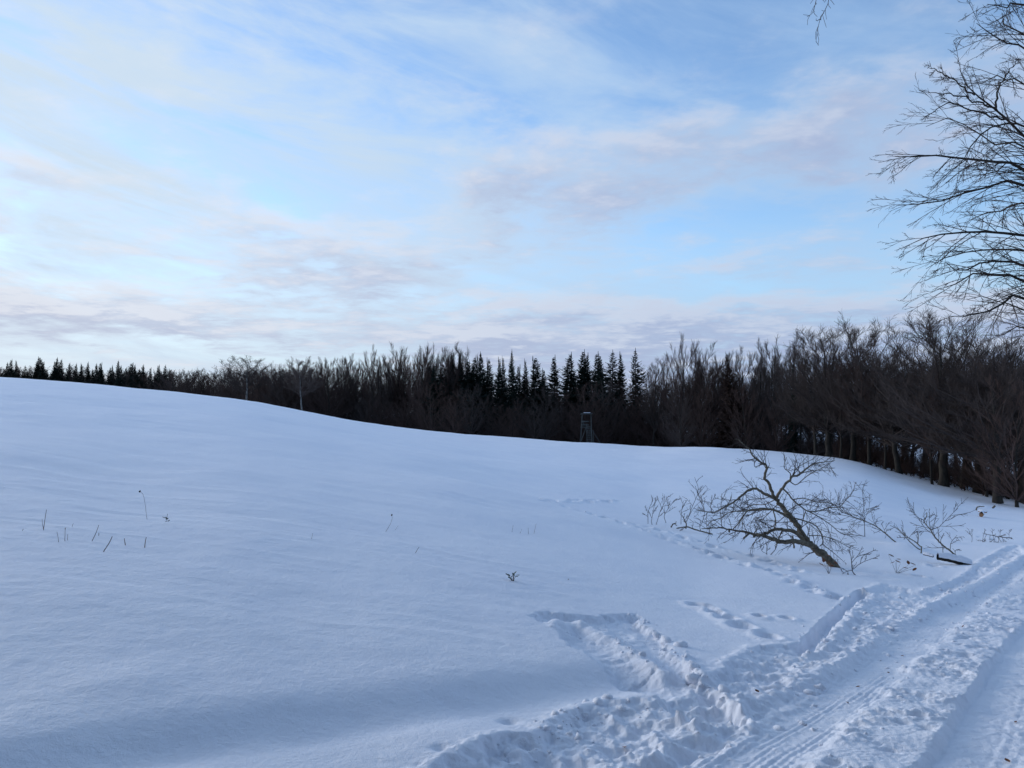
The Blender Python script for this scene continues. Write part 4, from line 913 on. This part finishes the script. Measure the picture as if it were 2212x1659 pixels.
def log(name, label, a, b, r, group=None, snow=.05, mat='bark', cut=True, seed=1):
    """round log lying from a to b with a cap of snow"""
    rng = np.random.default_rng(seed); a = np.asarray(a, float); b = np.asarray(b, float)
    root = thing(name, a, label, 'log', group); P = resample([a, (a + b) / 2 + np.array([0, 0, r * .1]), b], 14, r * .05, rng) - a
    R = np.linspace(r, r * .9, 14) * (1 + rng.normal(0, .05, 14)); R[0] = r
    link('bark', Geo().tubes(P, R, 14).mesh('bark', mat), root)
    if cut:
        n = unit(P[0] - P[1]); link('cut_face', Geo().cap(P[0] + n * .003, R[0] * .98, n, 16).mesh('cut_face', 'cutwood', False), root)
        n = unit(P[-1] - P[-2]); link('cut_face', Geo().cap(P[-1] + n * .003, R[-1] * .98, n, 16).mesh('cut_face', 'cutwood', False), root)
    # snow cap: upper half shell, uneven
    k = 26; Pc = resample(P, k); T = unit(np.gradient(Pc, axis=0)); side = unit(np.cross(T, np.array([0, 0, 1.]))); up = np.cross(side, T)
    th = np.linspace(-1.45, 1.45, 11); hh = snow * (1 + .5 * fbm(np.arange(k) / 3.0, np.zeros(k) + seed, 5, 3))
    hh = hh * np.sin(np.linspace(.25, math.pi - .25, k)) ** .5
    V = []
    for i in range(k):
        for t_ in th:
            rr = r * (1.01) + hh[i] * max(math.cos(t_), 0) ** .6
            V.append(Pc[i] + side[i] * math.sin(t_) * (r * 1.02 + .3 * hh[i]) + up[i] * math.cos(t_) * rr)
    n = len(th); f = [[i * n + j, (i + 1) * n + j, (i + 1) * n + j + 1, i * n + j + 1] for i in range(k - 1) for j in range(n - 1)]
    link('snow_cap', mesh_quads('snow_cap', np.array(V), np.array(f), 'snow'), root)
c = z8(LDp); a = c(1262, 1185); b = c(830, 1090, .15); r = K8 * 80
log('log', 'dark log with a thick snow cap lying beside the track', a + [0, 0, 0.0], b, r, snow=.09, cut=False, seed=3)
c = z8(LDp + .2); log('log', 'thin snowy stick end just left of the dark log', c(775, 1085), c(640, 1050, .2), K8 * 26, snow=.05, cut=False, seed=4)
d1 = dz8(1410, 555); k9 = .0753 / F_ * d1 / 2; c = z8(d1)
g = 'sawn logs under snow'
log('sawn_log', 'lower sawn log showing an orange cut face beneath snow', c(1410, 532), c(1440, 505, 1.6), k9 * 50, g, snow=.13, mat='cutwood', seed=6)
log('sawn_log', 'upper thin sawn log with orange end in the snow heap', c(1485, 495, .3), c(1370, 478, .6), k9 * 22, g, snow=.06, mat='cutwood', seed=7)
place_stems('curved_stick', 'curved dark stick beside the sawn logs', 'stick', rng, [([(1345, 470, .3), (1350, 435, .3), (1385, 420, .3), (1450, 418, .4)], k9 * 18, k9 * 10, 'stem')], c, (1345, 470, .3), ntw=0)
place_stems('dark_stub', 'dark stub poking from the snow right of the sawn logs', 'stub', rng, [([(1560, 440, .6), (1578, 425, .6), (1592, 412, .6)], k9 * 20, k9 * 26, 'stem')], c, (1560, 440, .6), ntw=0)

# ------------------------------------------------------------------ dry stalks in the field
def stalk(lab, pts, org, sc, r=.004, head=False, twig=0, group='dry stalks poking from the snow', seed=0):
    rng = np.random.default_rng(seed + 500)
    uv = [(org[0] + x * sc, org[1] + y * sc) for x, y in pts]; p = hit(*uv[0]); d = p[1]
    W = [at(u, v, d) for u, v in uv]; g = gz(W[0][0], W[0][1]); W = [w_ + np.array([0, 0, g - W[0][2]]) for w_ in W]
    W = [W[0] - (W[1] - W[0]) * (.06 / (np.linalg.norm(W[1] - W[0]) + .01))] + W
    W = [w_ + np.array([0, rng.normal(0, .015), 0]) for w_ in W]; base = W[0]
    root = thing('dry_stalk', base, lab, 'stalk', group); P = resample(W, 9) - base
    link('stem', Geo().tubes(P, np.linspace(r, r * .65, 9), 5).mesh('stem', 'stalk'), root)
    if head:
        G = Geo(); q = P[-1] + np.outer(np.linspace(-.5, .5, 6), [.02, 0, .03]); G.tubes(q, np.array([.002, .011, .015, .013, .008, .001]), 6)
        link('seed_head', G.mesh('seed_head', 'bark'), root)
    if twig:
        A, RA = grow(rng, P[None], np.full((1, 9), r), twig, .3, .95, .3, .5, 3, .1, .1, r * .6); link('twigs', Geo().tubes(A, RA, 3).mesh('twigs', 'stalk'), root, kind='stuff')
o3, s3 = (0, 462.5), .113
ST = [
    ('tallest straight stalk at the far left of the field', [(390, 610), (399, 520), (407, 430)], .0045, 0), ('pale stalk leaning against the tallest left stalk', [(382, 602), (377, 560), (374, 515)], .003, 0),
    ('faint upright stalk right of the tallest left stalk', [(518, 715), (515, 670), (510, 622)], .003, 0), ('pale double stalk, taller of the pair near the left', [(586, 706), (582, 650), (577, 588)], .0035, 1), ('short stalk crossing the pale double stalk', [(600, 702), (590, 650)], .003, 0),
    ('tiny stalk above the pale double stalk', [(644, 586), (647, 555)], .003, 0), ('long thin stalk leaning right in the left group', [(815, 710), (845, 640), (878, 566)], .0045, 0), ('tiny stub right of the long leaning stalk', [(864, 668), (867, 643)], .005, 0),
    ('thick dark stalk leaning right, nearest of the left group', [(922, 798), (960, 725), (990, 665)], .006, 0), ('stubby stalk with pale tip between two dark stalks', [(1102, 748), (1104, 715), (1099, 686)], .006, 0), ('dark upright stalk at the right of the left group', [(1285, 766), (1289, 720), (1297, 675)], .006, 0),
    ('short stalk above the right of the left group', [(1475, 526), (1482, 470)], .004, 0), ('very short stub at the far left edge of the field', [(204, 615), (208, 600)], .004, 0)]
for i, (lab, pts, r, tw) in enumerate(ST): stalk(lab, pts, o3, s3, r, False, tw, seed=i)
stalk('long thin curved stalk with a drooping dark seed head', [(1301, 518), (1285, 370), (1258, 290), (1240, 270)], o3, s3, .0028, True, seed=40)
o4, s4 = (300, 475), .1243
ST2 = [('curved stalk with small seed head in the middle of the field', [(690, 457), (730, 390), (742, 340), (739, 322)], .003, True), ('faint bent stalk right of the curved middle stalk', [(765, 442), (790, 405)], .002, False), ('single short stalk leaning right in mid field', [(930, 636), (958, 590)], .004, False),
       ('faint stalk left of the curved middle stalk', [(92, 540), (105, 490)], .0025, False), ('leftmost of the four thin stalks above the green sprig', [(1705, 455), (1715, 400)], .003, False), ('shortest of the four thin stalks above the green sprig', [(1770, 466), (1785, 430)], .003, False), ('upright one of the four thin stalks above the green sprig', [(1838, 470), (1836, 420)], .0035, False), ('rightmost leaning one of the four thin stalks above the green sprig', [(1882, 472), (1900, 388)], .0035, False)]
for i, (lab, pts, r, hd) in enumerate(ST2): stalk(lab, pts, o4, s4, r, hd, 0, seed=60 + i)

# leaves
def leaf_geo(G, rng, p, size, n=1, spread=.03, curl=.4):
    for _ in range(n):
        a = rng.random() * 6.283; tilt = rng.uniform(-.6, 1.0); d = np.array([math.cos(a) * math.cos(tilt), math.sin(a) * math.cos(tilt), math.sin(tilt)])
        s_ = unit(np.cross(d, [0, 0, 1.])); nn = np.cross(s_, d); q = p + rng.normal(0, spread, 3) * [1, 1, .6]; L = size * rng.uniform(.7, 1.2)
        rows = []
        for t_, w_ in ((0, .03), (.25, .26), (.55, .30), (.8, .18), (1, .01)):
            c_ = q + d * L * t_ + nn * L * curl * (t_ - .5) ** 2
            rows += [c_ - s_ * L * w_ + nn * L * w_ * .35, c_, c_ + s_ * L * w_ + nn * L * w_ * .35]
        f = [[i * 3 + j, i * 3 + j + 1, i * 3 + j + 4, i * 3 + j + 3] for i in range(4) for j in range(2)]
        G.add(np.array(rows), np.array(f))
def leaf_thing(name, label, cat, u, v, size, n, mat, seed, spread=.03, lift=.02, group=None, stem=False):
    rng = np.random.default_rng(seed); p = hit(u, v); z = gz(*p); base = np.array([p[0], p[1], z]); root = thing(name, base, label, cat, group)
    for i in range(n):
        G = Geo(); q = np.array([rng.normal(0, spread), rng.normal(0, spread), lift + abs(rng.normal(0, spread))]) if n > 1 else np.array([0, 0, lift])
        leaf_geo(G, rng, q, size, 1, 0); link('leaf', G.mesh('leaf', mat), root)
        if stem: link('stem', Geo().tubes(resample([np.array([0, 0, -.03]), q * .5, q], 5), np.linspace(.004, .002, 5), 4).mesh('stem', 'deadtwig'), root)
leaf_thing('green_sprig', 'small grey-green leafy sprig poking out of the snow', 'sprig', 300 + .1243 * 1712, 475 + .1243 * 862, .062, 10, 'greenleaf', 1, .055, .03, stem=True)
leaf_thing('dead_leaf_cluster', 'cluster of reddish dead leaves below the fallen trunk base', 'leaves', 625 + .1243 * 1640, 425 + .1243 * 1198, .12, 7, 'deadleaf', 2, .11, .10, stem=True)
leaf_thing('dead_leaf_cluster', 'row of dark red dead leaves right of the fallen trunk base', 'leaves', 875 + .0753 * 285, 475 + .0753 * 1300, .13, 8, 'deadleaf', 3, .14, .12, stem=True)
leaf_thing('ground_sprig', 'tiny green tuft under the short stalk in the left group', 'sprig', .113 * 1476, 462.5 + .113 * 568, .05, 5, 'greenleaf', 4, .03, .01)
LV = [(758.5, 688.5, .075, 'bright rust-brown leaf on the trampled snow beside the track'), (623, 728.5, .05, 'dark leaf on rough snow at the bottom middle'), (631, 764, .03, 'small red-brown leaf at the bottom edge'), (918, 764, .055, 'dark curled leaf at the bottom right'), (928.5, 718, .05, 'dark leaf on the middle hump of the track'),
      (888, 662, .05, 'brown leaf on the smooth wheel track'), (860, 674, .045, 'small orange leaf low on the smooth wheel track'), (902, 646, .045, 'small orange leaf high on the smooth wheel track'), (939.5, 663, .04, 'tiny brown leaf right of the smooth wheel track'), (1014, 704, .045, 'brown leaf in the right-hand rut'), (1009, 741, .05, 'reddish leaf low in the right-hand rut'),
      (1022, 655, .05, 'rust leaf at the right picture edge'), (1000, 756, .05, 'brown leaf near the bottom right corner'), (849, 690, .035, 'tiny brown leaf at the near end of the smooth wheel track'), (962, 627, .04, 'tiny dark leaf far up the track'), (106.5, 753.5, .035, 'dark speck of leaf in the snow at the bottom left'), (568, 579.5, .04, 'tiny leaf beside the four thin stalks')]
for i, (u, v, sz, lab) in enumerate(LV): leaf_thing('fallen_leaf', lab, 'leaf', u, v, sz, 1, 'deadleaf', 20 + i, 0, .006, 'scattered fallen leaves')

# ------------------------------------------------------------------ clods of snow thrown up along the track and the scrape
def clods():
    rng = np.random.default_rng(31)
    import bmesh
    bm = bmesh.new(); bmesh.ops.create_icosphere(bm, subdivisions=2, radius=1.0); me = bpy.data.meshes.new('t'); bm.to_mesh(me); bm.free()
    V0 = np.array([v.co[:] for v in me.vertices]); F0 = np.array([p.vertices[:] for p in me.polygons]); bpy.data.meshes.remove(me)
    pts = []
    def along(P, n, sp, smin, smax, t0=0., t1=1.):
        L = np.concatenate([[0], np.cumsum(np.linalg.norm(np.diff(P, axis=0), axis=1))])
        for t_ in rng.uniform(t0, t1, n) * L[-1]:
            i = min(np.searchsorted(L, t_, 'right') - 1, len(P) - 2); f = (t_ - L[i]) / (L[i + 1] - L[i]); q = P[i] * (1 - f) + P[i + 1] * f + rng.normal(0, sp, 2)
            pts.append((q[0], q[1], .75 * (smin + (smax - smin) * rng.random() ** 4)))
    along(LEFT_EDGE[:11], 190, .16, .012, .06); along(hits([(1370, 1321), (1410, 1355), (1450, 1400), (1490, 1440), (1570, 1495)]), 60, .06, .015, .075); along(hits([(1040, 1615), (1130, 1592), (1200, 1555), (1240, 1520), (1300, 1505), (1420, 1508)]), 60, .10, .012, .055)
    along(MID_EDGE[1:9], 150, .16, .010, .04); along(hits([(1190, 1350), (1310, 1368), (1430, 1440)]), 25, .05, .01, .035); along(GROOVE, 30, .2, .01, .05); along(TRAIL1, 60, .15, .012, .035)
    along(hits([(1640, 1405), (1750, 1398), (1900, 1330), (2060, 1262)]), 70, .22, .012, .06)
    pts = [p for p in pts if p[1] > 3.5]; gzs = ground([p[0] for p in pts], [p[1] for p in pts])
    Vs = []; Fs = []; n = 0
    for (x, y, s), g_ in zip(pts, gzs):
        nv = V0 * (1 + .28 * rng.normal(0, 1, 3)[None] * .5) ; o = rng.random(2) * 50
        dsp = 1 + .6 * fbm(V0[:, 0] * 1.6 + o[0] + V0[:, 2], V0[:, 1] * 1.6 + o[1] - V0[:, 2], 3, 2)
        nv = nv * dsp[:, None] * s * np.array([1.1, 1.1, .8]); nv = nv + np.array([x, y, g_ + s * .05]); Vs.append(nv); Fs.append(F0 + n); n += len(V0)
    link('snow_clods', mesh_quads('snow_clods', np.vstack(Vs), np.vstack(Fs), 'snow'), kind='stuff', label='loose clods of snow thrown up along the track and the scrape', category='snow')
clods()
